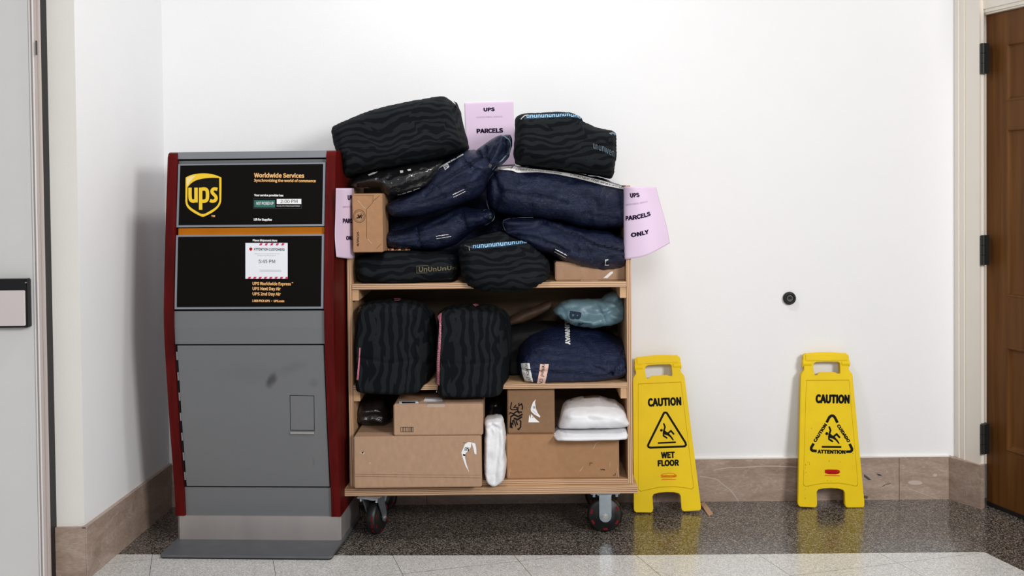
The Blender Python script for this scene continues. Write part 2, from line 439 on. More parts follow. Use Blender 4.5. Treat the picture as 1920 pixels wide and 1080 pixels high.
def decal(name, shape, surf, m, parent, eps=.0008):
    if name == 'lettering' and getattr(shape, 'parts', None):     # each line of print is a part of its own
        return [decal(name, tuple(q), surf, m, parent, eps) for q in shape.parts][0]
    v, f = shape
    return M(name, [surf(p[0], p[1], eps+(p[2]*4e-5 if len(p) > 2 else 0)) for p in v], f, m, parent)
def plate(name, outline, holes, P, U, Vv, N, thick, m, parent=None, bev=.0015):
    """flat plate with holes: outline in metres (u, v) on plane P+uU+vV, extruded along -N"""
    allp = [Vector(p) for p in outline]; edges = [(i, (i+1) % len(outline)) for i in range(len(outline))]; 
    for h in holes:
        k = len(allp); allp += [Vector(p) for p in h]; edges += [(k+i, k+(i+1) % len(h)) for i in range(len(h))]
    r = delaunay_2d_cdt(allp, edges, [], 2 if not holes else 3, 1e-7)
    # keep triangles inside the outline and outside holes
    def inside(p, pl):
        c = False
        for i in range(len(pl)):
            a, b = pl[i-1], pl[i]
            if (a[1] > p[1]) != (b[1] > p[1]) and p[0] < (b[0]-a[0])*(p[1]-a[1])/(b[1]-a[1])+a[0]: c = not c
        return c
    r = delaunay_2d_cdt(allp, edges, [], 0, 1e-7)
    vs = r[0]; bm = bmesh.new()
    bv = [bm.verts.new(Vector(P)+U*v[0]+Vv*v[1]) for v in vs]
    for f in r[2]:
        c = sum((vs[i] for i in f), Vector((0, 0)))/len(f)
        if inside(c, outline) and not any(inside(c, h) for h in holes): bm.faces.new([bv[i] for i in f])
    for v in [v for v in bm.verts if not v.link_faces]: bm.verts.remove(v)
    bmesh.ops.recalc_face_normals(bm, faces=bm.faces)
    if sum((f.normal.dot(N) for f in bm.faces)) < 0: bmesh.ops.reverse_faces(bm, faces=bm.faces)
    bmesh.ops.dissolve_limit(bm, angle_limit=.001, verts=bm.verts, edges=bm.edges)
    bmesh.ops.triangulate(bm, faces=bm.faces)
    g = bmesh.ops.extrude_face_region(bm, geom=list(bm.faces))
    bmesh.ops.translate(bm, verts=[e for e in g['geom'] if isinstance(e, bmesh.types.BMVert)], vec=-N*thick)
    bmesh.ops.recalc_face_normals(bm, faces=bm.faces)
    if bev:
        es = [e for e in bm.edges if len(e.link_faces) == 2 and e.calc_face_angle(0) > .9]
        bmesh.ops.bevel(bm, geom=es, offset=bev, segments=2, affect='EDGES')
    return B(name, bm, m, parent)

# --- soft bodies: an outline at its own distance, given real thickness
def fbm(p, o=3): return noise.fractal(p, .6, 2.1, o)
def puff(name, pts, Yc, T_, m, parent=None, r=.06, amp=.006, fr=9, ang=0, stretch=3.0, creases=(), dy=None, sp=.0075, it=2, seed=0, ridge=.0, fac=0, ff=9, flat=1.0, power=2.0, fz=None):
    W = [at(x, y, Yc) for x, y in smooth_pts(pts, it)]
    poly2 = [(p.x, p.z) for p in W]
    # resample boundary
    L = [math.dist(poly2[i], poly2[(i+1) % len(poly2)]) for i in range(len(poly2))]; tot = sum(L); nb = max(24, int(tot/sp))
    bd = []
    for k in range(nb):
        s = tot*k/nb; i = 0
        while s > L[i]: s -= L[i]; i += 1
        a, b = poly2[i], poly2[(i+1) % len(poly2)]; t = s/L[i]; bd.append((a[0]+(b[0]-a[0])*t, a[1]+(b[1]-a[1])*t))
    A = np.array(bd); Bn = np.roll(A, -1, 0)
    def dist(p):
        ab = Bn-A; t = np.clip(((p-A)*ab).sum(1)/(ab*ab).sum(1), 0, 1); q = A+ab*t[:, None]-p
        return math.sqrt((q*q).sum(1).min())
    def inside(p):
        c = False
        for i in range(nb):
            a, b = bd[i-1], bd[i]
            if (a[1] > p[1]) != (b[1] > p[1]) and p[0] < (b[0]-a[0])*(p[1]-a[1])/(b[1]-a[1])+a[0]: c = not c
        return c
    pts2 = [Vector(p) for p in bd]; x0, z0 = A.min(0); x1, z1 = A.max(0); row = 0; z = z0
    # rings close to the edge so the rounding is smooth
    while z < z1:
        x = x0+(sp/2 if row % 2 else 0)
        while x < x1:
            p = (x, z)
            if inside(p) and dist(np.array(p)) > sp*.45: pts2.append(Vector(p))
            x += sp
        z += sp*.866; row += 1
    rr = delaunay_2d_cdt(pts2, [(i, (i+1) % nb) for i in range(nb)], [], 1, 1e-7)
    vs = [tuple(v) for v in rr[0]]; orig = rr[3]
    isb = [any(i < nb for i in og) for og in orig]
    CR = [([at(x, y, Yc) for x, y in c[0]], c[1], c[2]) for c in creases]
    ca, sa = math.cos(ang), math.sin(ang); off = Vector((seed*3.1, seed*1.7, seed*5.3))
    fv, bv = [], []; n = len(vs)
    inv = []
    for i, (x, zz) in enumerate(vs):
        d = 0 if isb[i] else dist(np.array((x, zz)))
        k = min(1, d/r); h = T_/2*(1-(1-k)**power)**(1/power)
        u = x*ca+zz*sa; v = -x*sa+zz*ca
        ns = fbm(Vector((u*fr/stretch, v*fr, 0))+off)
        rg = 1-abs(fbm(Vector((u*fr*.8/stretch, v*fr*.9, 4))+off, 2))*2.2
        wk = min(1, .25+d/(r*.7))
        e = (ns*amp+rg*ridge)*wk
        if fac:
            wp = Vector((u*ff/stretch**.6+ns*.35, v*ff+ns*.35, seed)); f1 = noise.voronoi(wp)[0]; f2 = noise.voronoi(wp*2.3)[0]
            e += (-(f1[0])*1.3+.5)*fac*wk + (-(f2[0])+.4)*fac*.5*wk
        for cp, cw, cdp in CR:
            dm = 9
            for a, b in zip(cp, cp[1:]):
                ax, az, bx, bz = a.x, a.z, b.x, b.z; L2 = (bx-ax)**2+(bz-az)**2
                t = max(0, min(1, ((x-ax)*(bx-ax)+(zz-az)*(bz-az))/L2)); dm = min(dm, math.hypot(ax+(bx-ax)*t-x, az+(bz-az)*t-zz))
            e -= cdp*math.exp(-(dm/cw)**2)*min(1, d/.02)
        yo = dy(x, zz) if dy else 0
        jx = fbm(Vector((x*16, zz*16, 9))+off, 3)*amp*.6+(noise.voronoi(Vector((x*ff*1.4, zz*ff*1.4, 3+seed)))[0][0]-.4)*fac*.45*(1-k*.7)
        fv.append((x+jx, Yc+yo-h-e, zz+jx*.6)); bv.append((x+jx, Yc+h*flat+yo*.3, zz+jx*.6))
    # what lies inside the cart presses flat against its side boards and the board below
    zmid = (z0+z1)/2; lev = fz if fz is not None else max([l for l in (zb1, zs2, zs1) if l < zmid], default=0)
    def press(p):
        x, y, z = p
        if y > YS-.001:
            if z < zside: x = min(max(x, xi0+.0015), xi1-.0015)
            z = max(z, lev+.0012)
        return (x, min(y, YB-.001) if z < zside else min(y, -.006), z)
    fv = [press(p) for p in fv]; bv = [press(p) for p in bv]
    verts = list(fv); idx = {}
    for i in range(n):
        if isb[i]: idx[i] = i
        else: idx[i] = len(verts); verts.append(bv[i])
    faces = []
    for f in rr[2]:
        f = list(f); a, b, c = (vs[f[0]], vs[f[1]], vs[f[2]])
        if (b[0]-a[0])*(c[1]-a[1])-(b[1]-a[1])*(c[0]-a[0]) < 0: f = f[::-1]
        faces.append(f)
        if not all(isb[i] for i in f): faces.append([idx[i] for i in f[::-1]])
        else: pass
    base = ORG[parent] if parent is not None else Vector(((x0+x1)/2, Yc, z0))
    return M(name, verts, faces, m, parent, smooth=True, org=base)

def px_x(px, py, Y): return at(px, py, Y).x
def px_z(px, py, Y): return at(px, py, Y).z
#@@SETTING
# ================================================================== THE SETTING
cornerL = at(318, 878, 0); XL0 = cornerL.x; XL1 = at(158, 992, -.88).x; YL = -.88
HB = .188                                   # baseboard height
XR = floor_at(1783, 938).x
dr = Vector((.273, -.962, 0)).normalized(); nrm = Vector((-dr.y, dr.x, 0)); nrm = -nrm if nrm.x > 0 else nrm   # right wall direction, normal into room
# floor: dark border + light field
bl = [floor_at(180, 1039), floor_at(640, 1041.5), floor_at(1200, 1041), floor_at(1845, 1035)]
tp = floor_at(1920, 1071); dirr = (tp-bl[-1]).normalized(); far = bl[-1]+dirr*6
bl[0].z = 0
fl = [Vector((-4.5, bl[0].y, 0))]+[Vector((p.x, p.y, 0)) for p in bl]+[Vector((far.x, far.y, 0)), Vector((far.x, -8, 0)), Vector((-4.5, -8, 0))]
def slab(name, pts, m, t=.05, z=0):
    bm = bmesh.new(); extrude_poly(bm, [Vector((p[0], p[1], z)) for p in pts], (0, 0, -t)); return struct(B(name, bm, m))
slab('floor', fl, 'terrazzo_light')
fd = [fl[0]]+fl[1:6]+[Vector((far.x+2.5, far.y, 0)), Vector((far.x+2.5, .3, 0)), Vector((-4.5, .3, 0))]
slab('floor', fd, 'terrazzo_dark')
# walls
def wall(name, pts, z0, z1, m='wall_paint'):
    bm = bmesh.new(); extrude_poly(bm, [Vector((p[0], p[1], z0)) for p in pts], (0, 0, z1-z0)); return struct(B(name, bm, m))
CH = 3.1
wall('wall_back', [(XL0-.3, 0), (XR+.35, 0), (XR+.35, .15), (XL0-.3, .15)], 0, CH)
wall('wall_left', [(XL0, 0), (XL1, YL+.001), (XL1-.02, YL+.001), (XL0-.02, 0)], 0, CH)
XG = at(95, 1000, YL).x
wall('wall_left_end', [(XL1, YL), (XG, YL), (XG, YL+.1), (XL1-.03, YL+.1)], 0, CH, 'beige_paint')
A0 = Vector((XR, 0, 0)); 
# baseboards (marble)
BBT = .014
bt_ = .0
def bboard(name, pts, z1=HB):
    return wall(name, pts, 0, z1, 'marble')
bboard('baseboard_back', [(XL0, -BBT), (XR+.01, -BBT), (XR+.01, .01), (XL0, .01)])
bboard('baseboard_left', [(XL0+BBT, 0), (XL1+BBT, YL-BBT), (XL1+BBT-.002, YL-BBT-.001), (XL1-.01, YL+.02), (XL0-.01, 0)])
bboard('baseboard_left_end', [(XL1+BBT-.003, YL-BBT), (XG-.004, YL-BBT), (XG-.004, YL+.01), (XL1+BBT-.003, YL+.01)])
# caulk ledge on top of the baseboards
struct(Bx('trim_1', (XL0+.01, -BBT-.0005, HB-.002), (XR, .0, HB+.001), 'beige_paint'))
bm = bmesh.new(); extrude_poly(bm, [(XL0+BBT+.001, -.01, HB-.003), (XL1+BBT+.001, YL-BBT, HB-.003), (XL1-.002, YL-BBT, HB-.003), (XL0-.002, -.01, HB-.003)], (0, 0, .006)); struct(B('trim_2', bm, 'marble'))
# marble joints of the back baseboard
for i, px in enumerate((1686, 1230, 800)):
    x = px_x(px, 900, -BBT); struct(Bx('trim_3', (x-.0012, -BBT-.0006, .002), (x+.0012, -BBT+.002, HB-.005), 'card_line'))
mat('vein_light', (.52, .43, .37), .35); mat('vein_dark', (.06, .05, .045), .4)
bbk = next(o for o in C.objects if o.name == 'baseboard_back')
SBB = Surf([bbk])
o = decal('vein', merge(stroke(smooth_pts([(1312, 893), (1345, 898), (1352, 906), (1368, 917), (1378, 930), (1388, 944)], 2, False), 1.6), stroke(smooth_pts([(1338, 882), (1360, 877), (1400, 876), (1440, 873), (1500, 876)], 2, False), 1.8), poly(smooth_pts([(1700, 904), (1712, 900), (1730, 903), (1728, 909), (1708, 909)], 2)), stroke(smooth_pts([(1705, 917), (1730, 925), (1765, 938)], 1, False), 1.0), disc(1753, 891, 4, 3)), SBB, 'vein_light', bbk)
o = decal('vein', merge(poly([(1620, 889), (1626, 893), (1634, 900), (1628, 900), (1620, 894)]), poly([(1643, 888), (1650, 889), (1654, 893), (1647, 892)]), stroke([(1654, 912), (1662, 908), (1670, 906)], 1.2), poly([(1620, 929), (1628, 931), (1626, 935), (1620, 934)])), SBB, 'vein_dark', bbk)
# ceiling
ob = slab('ceiling', [(-4.5, .3), (6, .3), (6, -8), (-4.5, -8)], 'wall_paint', .05, CH+.05)
bpy.data.objects.remove(ob)      # corridor ceiling is above the picture; light comes from one overhead lamp and two added fills
# --- left door
DY = -.95
door1 = struct(Bx('door_1', (at(-420, 500, DY).x, DY, .0), (at(63, 540, DY).x, DY+.045, CH), 'grey_door_paint', bev=.002))
ORG[door1] = Vector((0, 0, 0))
xr = at(63, 540, DY).x
# steel frame moulding: stepped vertical profile
prof = [(0, 0, 'frame_highlight'), (.006, .004, 'frame_paint'), (.016, -.006, 'frame_highlight'), (.021, .0, 'frame_paint'), (.030, .006, 'frame_paint'), (.0385, .012, None)]
fr = []
pl = [(xr+.001, DY+.06)]
for i, (dx, dyy, mm) in enumerate(prof[:-1]):
    x0 = xr+.002+dx*.86; x1 = xr+.002+prof[i+1][0]*.86
    p = struct(Bx('trim_4', (x0, DY-.004+dyy, 0), (x1, DY+.018, CH), mm, bev=.0012)); fr.append(p)
xe = xr+.002+prof[-1][0]*.86
struct(Bx('gap_shade', (xe-.03, DY+.0185, 0), (xe-.0008, YL+.06, CH), 'rubber'))  # black box puts in the shade of the gap beside the frame
# latch strike in the frame
Bx('strike_plate', tuple(at(66.5, 76, DY-.011)), tuple(at(70.5, 103, DY-.004)), 'grey_metal', door1, bev=.0005)
a = at(-300, 525, DY); b = at(60, 612, DY)
pb = Bx('push_bar', (a.x, DY-.035, b.z), (at(59.5, 560, DY).x, DY-.0005, a.z), 'black_plastic', door1, bev=.003)
a2 = at(-300, 547.5, DY-.03); b2 = at(50, 610, DY-.03)
Bx('push_pad', (a2.x, DY-.043, b2.z), (b2.x, DY-.034, a2.z), 'push_plate', pb, bev=.002)
bm = bmesh.new(); p = at(48, 530, DY-.04); cyl(bm, p, p+Vector((0, .006, 0)), .0022, 10); B('screw', bm, 'zip_metal', pb)
# --- right: casing with plinth block, header, door
def PX(px, Z): return Vector(((px-960)/2050*Z, Z-4.75, 0))
cs = [PX(1790, 4.749), PX(1797.5, 4.715), PX(1799.5, 4.716), PX(1808, 4.684), PX(1810, 4.686), PX(1812, 4.676), PX(1837, 4.600), PX(1840, 4.612), PX(1845, 4.615), PX(1846, 4.632)]
Dd = PX(1850, 4.645)
backside = [Dd+Vector((.02, .1, 0)), Vector((cs[0].x, .09, 0))]
bm = bmesh.new(); extrude_poly(bm, [(p.x, p.y, HB-.01) for p in cs+[Dd]+backside], (0, 0, CH-HB)); struct(B('trim_6', bm, 'casing_paint'))
ps = [Vector((XR-.004, -.012, 0)), PX(1811, 4.650), PX(1811.5, 4.652), PX(1839, 4.583), PX(1846, 4.60), Dd+Vector((.01, .05, 0)), Vector((XR, .05, 0))]
bm = bmesh.new(); extrude_poly(bm, [(p.x, p.y, 0) for p in ps], (0, 0, HB-.003)); struct(B('trim_7', bm, 'marble'))
# door leaf in plane through Dd along dr
DN = nrm
ztop = planar(1852, 28.5, Dd, DN).z
def sd(px, py): q = planar(px, py, Dd, DN); return (q-Dd).dot(dr), q.z
def dpt(s, z, n=0): return Dd+dr*s+DN*n+Vector((0, 0, z))
def dbox(name, s0, s1, z0, z1, n0, n1, m, parent, bev=0):
    mt = Matrix(((dr.x, DN.x, 0, Dd.x), (dr.y, DN.y, 0, Dd.y), (0, 0, 1, 0), (0, 0, 0, 1)))
    bm = bmesh.new(); box(bm, (s0, n0, z0), (s1, n1, z1), bev, mt); return B(name, bm, m, parent)
dz0 = .012; W2 = .90
door2 = struct(dbox('door_2', 0, W2, dz0, ztop, -.045, -.012, 'door_wood', None)); 
s0 = sd(1887, 300)[0]
pan = [(sd(1888, 80)[1], sd(1888, 190)[1]), (sd(1888, 240)[1], sd(1888, 556)[1]), (sd(1888, 649)[1], sd(1888, 845)[1])]
rails = [(ztop, pan[0][0]), (pan[0][1], pan[1][0]), (pan[1][1], pan[2][0]), (pan[2][1], dz0)]
mid0, mid1 = W2/2-.055, W2/2+.055
for (a, b) in ((0, s0), (mid0, mid1), (W2-s0, W2)): dbox('stile', a, b, dz0, ztop, -.012, 0, 'door_wood', door2)
for (zt, zb) in rails:
    for (a, b) in ((s0, mid0), (mid1, W2-s0)): dbox('rail', a, b, zb, zt, -.012, 0, 'door_wood', door2)
for (zt, zb) in pan:
    for (a, b) in ((s0, mid0), (mid1, W2-s0)):
        # moulding ring and raised field
        bm = bmesh.new()
        mt = Matrix(((dr.x, DN.x, 0, Dd.x), (dr.y, DN.y, 0, Dd.y), (0, 0, 1, 0), (0, 0, 0, 1)))
        rings = [(0, .001), (.004, .003), (.010, .001), (.014, -.006), (.020, -.010), (.026, -.011)]
        prev = None
        for (ins, nn) in rings:
            q = [bm.verts.new(mt @ Vector((x, nn, z))) for x, z in ((a+ins, zb+ins), (b-ins, zb+ins), (b-ins, zt-ins), (a+ins, zt-ins))]
            if prev:
                for i in range(4): bm.faces.new((prev[i], prev[(i+1) % 4], q[(i+1) % 4], q[i]))
            prev = q
        bm.faces.new(prev)
        B('door_panel', bm, 'door_wood', door2)
for (ya, yb) in ((84, 140), (440, 495), (790, 845)):
    zt = sd(1849, ya)[1]; zb = sd(1849, yb)[1]
    c = PX(1843.5, 4.592)
    bm = bmesh.new(); z = zb; seg = (zt-zb)/3
    for k in range(3): cyl(bm, (c.x, c.y, zb+k*seg+.0008), (c.x, c.y, zb+(k+1)*seg-.0008), .0105, 14)
    c2 = PX(1849, 4.60)
    extrude_poly(bm, [(c.x, c.y-.004, zb), (c2.x+.012, c2.y-.004, zb), (c2.x+.012, c2.y+.03, zb), (c.x, c.y+.03, zb)], (0, 0, zt-zb))
    B('hinge', bm, 'bronze', door2)
# header of the casing follows the door plane
hs = -.028
def hbox(name, z0, z1, n0, n1, m='casing_paint', s_=0.0):
    return struct(dbox(name, s_, W2+.15, z0, z1, n0, n1, m, None))
hb = [(-.020, ztop+.022, CH, -.03, .034), (-.010, ztop+.008, ztop+.022, -.03, .027), (-.004, ztop+.001, ztop+.008, -.03, .018)]
for s_, z0, z1, n0, n1 in hb: hbox('trim_8', z0, z1, n0, n1, s_=s_)
hbox('trim_9', ztop+.060, ztop+.062, .0, .0345, 'card_line', s_=-.01)
hbox('wall_right', 0, CH, -.12, -.06, 'wall_paint', s_=.2)
bs_ = dbox('door_sweep', 0.004, W2, .001, dz0+.006, -.02, .003, 'rubber', door2)
# --- round rubber wall bumper
p = at(1479.5, 559, 0)
bump = thing('wall_bumper', (p.x, 0, p.z), 'small round black rubber bumper on bare white wall', 'door stop')
def lathe(name, prof, c, axis, m, parent, seg=28, smooth=True):
    c = Vector(c); ax = Vector(axis).normalized(); u = ax.orthogonal().normalized(); v = ax.cross(u); V = []; Fc = []
    for (r, h) in prof:
        for i in range(seg):
            a = i*2*math.pi/seg; V.append(c+ax*h+(u*math.cos(a)+v*math.sin(a))*r)
    for k in range(len(prof)-1):
        for i in range(seg):
            a = k*seg+i; b = k*seg+(i+1) % seg; Fc.append((a, b, b+seg, a+seg))
    Fc.append(tuple(range(seg))[::-1]); Fc.append(tuple(range((len(prof)-1)*seg, len(prof)*seg)))
    o = M(name, V, Fc, m, parent)
    bmm = bmesh.new(); bmm.from_mesh(o.data); bmesh.ops.recalc_face_normals(bmm, faces=bmm.faces); bmm.to_mesh(o.data); bmm.free()
    if smooth: o.data.shade_smooth()
    return o
lathe('rubber_ring', [(.0275, 0), (.0285, .006), (.026, .016), (.021, .020), (.017, .017), (.0165, .010)], (p.x, -.0005, p.z), (0, -1, 0), 'rubber', bump)
mat('bumper_face', (.06, .06, .055), .4)
lathe('bumper_face', [(.0162, .009), (.0160, .015), (.012, .017), (.0065, .015), (.005, .008)], (p.x, -.0005, p.z), (0, -1, 0), 'bumper_face', bump)
#@@KIOSK
# ================================================================== DROP BOX
KC = PX(460.5, 4.14); KY = -R(3.2); kx = Vector((math.cos(KY), math.sin(KY), 0)); ky = Vector((-math.sin(KY), math.cos(KY), 0))
def K(x, y, z): return Vector((KC.x, KC.y, 0))+kx*(x+z*.0075)+ky*y+Vector((0, 0, z))   # it stands a hair out of plumb
KM = Matrix(((kx.x, ky.x, 0, KC.x), (kx.y, ky.y, 0, KC.y), (0, 0, 1, 0), (0, 0, 0, 1)))
PF = [(0, .118), (.095, .106), (.22, .094), (.5, .046), (.78, .008), (.86, .001), (.92, .001), (1.0, .006), (1.2, .024), (1.54, .062)]
def yf(z):
    for (a, ya), (b, yb) in zip(PF, PF[1:]):
        if z <= b: return ya+(yb-ya)*(z-a)/(b-a)
    return PF[-1][1]
kiosk = thing('parcel_drop_box', K(0, .28, 0), 'tall grey and black shipping drop box with dark red wooden sides', 'drop box')
def zk(py, px=468, dyv=0):   # height of a photo row on the front of the box
    z = .8
    for _ in range(12): z = planar(px, py, K(0, yf(z)+dyv, 0), -ky).z
    return z
def xk(px, py):
    z = zk(py); q = planar(px, py, K(0, yf(z), 0), -ky); return (q-K(0, 0, 0)).dot(kx)
def patch(name, x0, x1, z0, z1, o0, o1, m, parent=None, n=None):
    """slab following the curved front between heights z0,z1; o0 front offset, o1 back offset (towards the wall +)"""
    n = n or max(1, int((z1-z0)/.05)); bm = bmesh.new(); rows = []
    for i in range(n+1):
        z = z0+(z1-z0)*i/n
        rows.append([bm.verts.new(K(x, yf(z)+o, z)) for x, o in ((x0, o0), (x1, o0), (x1, o1), (x0, o1))])
    for a, b in zip(rows, rows[1:]):
        for i in range(4): bm.faces.new((a[i], a[(i+1) % 4], b[(i+1) % 4], b[i]))
    bm.faces.new(rows[0][::-1]); bm.faces.new(rows[-1])
    return B(name, bm, m, parent or kiosk)
HWK = .326; TP_ = .036; KD = .45
ztopK = zk(284)
zp = .108
xin = HWK-TP_
for sgn in (-1, 1):
    bm = bmesh.new(); prof = []
    zz = [zp+(ztopK-.02-zp)*i/24 for i in range(25)]
    for z in zz: prof.append((yf(z)-.012, z))
    prof += [(yf(ztopK)-.006, ztopK-.006), (yf(ztopK)+.008, ztopK), (KD-.01, ztopK), (KD, ztopK-.01), (KD, zp)]
    x0 = sgn*xin; extrude_poly(bm, [K(x0, y, z) for y, z in prof], kx*(sgn*TP_))
    B('side_panel', bm, 'mahogany', kiosk)['label'] = 'dark red wood grain side panel'
# body
bm = bmesh.new(); zz = [zp+(ztopK-.03-zp)*i/20 for i in range(21)]
extrude_poly(bm, [K(-xin+.0005, yf(z)+.02, z) for z in zz]+[K(-xin+.0005, KD-.004, ztopK-.03), K(-xin+.0005, KD-.004, zp)], kx*(2*xin-.001)); B('body', bm, 'deep_black', kiosk)
zc = zk(297)
patch('top_cap', -xin+.001, xin-.001, zc, ztopK, -.004, KD-.02, 'silver_trim', n=1)
z1, z2 = zk(300), zk(306)
patch('header', -xin+.001, xin-.001, z2+.001, z1, .010, .03, 'silver_paint', n=1)
def framed(name, ya, yb, label):
    za, zb = zk(ya), zk(yb)
    fr = patch(name, -xin+.003, xin-.004, zb, za, -.004, .02, 'frame_grey')
    fc = patch('face', -xin+.012, xin-.013, zb+.008, za-.006, -.0055, .0, 'panel_black', fr)
    fc['label'] = label; return fr, fc
up_, upf = framed('supply_panel', 306, 425, 'black printed face of the upper panel')
lo_, lof = framed('mail_slot_panel', 440, 579, 'black printed face of the lower panel')
patch('orange_strip', -xin+.008, xin-.006, zk(441)-.002, zk(427), .006, .02, 'orange_paint')
patch('fascia', -xin+.001, xin-.001, zk(645), zk(583), 0, .02, 'silver_paint')
zd0, zd1 = zk(911), zk(647.5)
dk = patch('door', -xin+.010, xin-.006, zd0, zd1, -.003, .02, 'silver_paint')
hg = patch('hinge', -xin+.001, -xin+.005, zd0, zd1, 0, .02, 'rubber', dk)
for i in range(7):
    z = zd0+(zd1-zd0)*(i+.5)/7; patch('hinge_knuckle', -xin+.0035, -xin+.009, z-.016, z+.016, -.004, .02, 'silver_trim', dk, 1)
patch('lower_fascia', -xin+.001, xin-.001, zp, zk(914), 0, .02, 'silver_paint')
SD = Surf([dk])
decal('latch_cover', stroke([(544, 741), (589, 742), (589.5, 807), (545, 806.5)], .8, True), SD, 'deep_black', dk, .0016)
# grease smudges: darker paint around three worn spots
m_, nt, b, tc = base_mat('door_paint')
b.inputs['Roughness'].default_value = .42; b.inputs['Metallic'].default_value = .35
base_c = ramp(nt, tex_noise(nt, tc.outputs['Object'], 500, 4), [(.3, (.185, .19, .197)), (.7, (.205, .21, .217))])
wob = nd(nt, 'ShaderNodeVectorMath', operation='MULTIPLY_ADD'); nz = nd(nt, 'ShaderNodeTexNoise'); nz.inputs['Scale'].default_value = 22; nt.links.new(tc.outputs['Object'], nz.inputs['Vector'])
nt.links.new(nz.outputs['Color'], wob.inputs[0]); wob.inputs[1].default_value = (.04, 0, .04); nt.links.new(tc.outputs['Object'], wob.inputs[2])
cur = base_c
for (sx_, sy_, rx_, rz_, an_, k_) in ((508, 714, .022, .044, -25, .75), (548, 690, .075, .026, 20, .16), (588, 718, .025, .02, 0, .2), (586, 868, .008, .03, 0, .2), (470, 700, .16, .05, 0, .08)):
    c_ = SD(sx_, sy_)-ORG[dk]+Vector((.02, 0, .02))
    sb = nd(nt, 'ShaderNodeVectorMath', operation='SUBTRACT'); nt.links.new(wob.outputs[0], sb.inputs[0]); sb.inputs[1].default_value = c_
    mp_ = nd(nt, 'ShaderNodeMapping', vector_type='TEXTURE'); mp_.inputs['Rotation'].default_value = (0, R(-an_), 0); mp_.inputs['Scale'].default_value = (rx_, 1, rz_); nt.links.new(sb.outputs[0], mp_.inputs[0])
    ln = nd(nt, 'ShaderNodeVectorMath', operation='LENGTH'); nt.links.new(mp_.outputs[0], ln.inputs[0])
    mr = nd(nt, 'ShaderNodeMapRange', interpolation_type='SMOOTHSTEP'); mr.inputs['From Min'].default_value = .15; mr.inputs['From Max'].default_value = 1; mr.inputs['To Min'].default_value = k_; mr.inputs['To Max'].default_value = 0; nt.links.new(ln.outputs['Value'], mr.inputs['Value'])
    mx = nd(nt, 'ShaderNodeMix', data_type='RGBA'); nt.links.new(mr.outputs[0], mx.inputs['Factor']); nt.links.new(cur, mx.inputs['A']); mx.inputs['B'].default_value = (.045, .045, .047, 1); cur = mx.outputs['Result']
nt.links.new(cur, b.inputs['Base Color'])
dk.data.materials[0] = m_
def blob(cx, cy, rx, ry, ang, n=20):
    a = R(ang); return [(cx+rx*math.cos(t)*math.cos(a)-ry*math.sin(t)*math.sin(a), cy+rx*math.cos(t)*math.sin(a)+ry*math.sin(t)*math.cos(a)) for t in [i*2*math.pi/n for i in range(n)]], [list(range(n))]
a = SD(545.5, 811); b = SD(590, 811.5)
bm = bmesh.new(); cyl(bm, a+Vector((0, -.004, 0)), b+Vector((0, -.004, 0)), .006, 16); B('handle', bm, 'zip_metal', dk)['label'] = 'small bright metal pull bar'
# plinth and foot plate
bm = bmesh.new(); extrude_poly(bm, [K(x, y, .014) for x, y in ((-.322, .106), (-.312, .096), (.316, .096), (.326, .106), (.326, KD), (-.322, KD))], (0, 0, zp-.014)); B('plinth', bm, 'stainless', kiosk)['label'] = 'brushed steel plinth'
bm = bmesh.new(); extrude_poly(bm, [K(x, y, .0) for x, y in ((-.320, -.075), (-.312, -.083), (.318, -.083), (.326, -.075), (.334, .12), (.334, KD), (-.324, KD), (-.324, .12))], (0, 0, .006)); B('foot_plate_core', bm, 'rubber', kiosk)
bm = bmesh.new(); extrude_poly(bm, [K(x, y, .006) for x, y in ((-.323, -.078), (-.314, -.087), (.320, -.087), (.329, -.078), (.337, .12), (.337, KD), (-.326, KD), (-.326, .12))], (0, 0, .009)); B('foot_plate', bm, 'base_grey', kiosk)
# printing
SU = Surf([upf]); SL = Surf([lof])
L7 = lambda P: [(340+x/6.75, 290+y/6.75) for x, y in P]
sh_o = L7(smooth_pts([(55, 290), (100, 265), (180, 243), (280, 235), (380, 243), (460, 268)], 2, False)+[(508, 290), (508, 440), (505, 590)]+smooth_pts([(505, 590), (490, 640), (450, 690), (390, 735), (320, 770), (272, 791), (215, 765), (150, 730), (90, 685), (60, 640), (52, 590)], 2, False))
sh_i = L7(smooth_pts([(80, 412), (130, 355), (200, 318), (300, 298), (400, 292), (470, 296)], 2, False)+[(480, 298), (482, 585)]+smooth_pts([(482, 585), (465, 635), (425, 675), (360, 715), (271, 762), (190, 715), (120, 670), (85, 630), (77, 590)], 2, False))
decal('shield_logo', poly(sh_o), SU, 'gold_logo', upf, .0006)
decal('shield_field', poly(sh_i), SU, 'logo_brown', upf, .0010)
mat('logo_pale', (.86, .70, .30), .45)
decal('shield_highlight', poly(L7([(66, 300), (120, 275), (190, 262), (150, 300), (110, 345), (85, 390), (70, 405)])), SU, 'logo_pale', upf, .0012)
UW = 43/6.75
lt = merge(stroke(L7(smooth_pts([(111, 418), (111, 545), (120, 577), (150, 592), (187, 580)], 2, False)), UW), stroke(L7([(187, 418), (187, 606)]), UW),
           stroke(L7([(246, 418), (246, 698)]), UW), stroke(L7(smooth_pts([(246, 440), (290, 432), (322, 442), (333, 475), (333, 550), (320, 582), (288, 592), (246, 584)], 2, False)), UW),
           stroke(L7(smooth_pts([(458, 440), (420, 430), (392, 445), (388, 475), (408, 500), (436, 525), (445, 555), (428, 584), (392, 592), (364, 580)], 2, False)), UW*.95))
decal('shield_letters', lt, SU, 'gold_logo', upf, .0014)
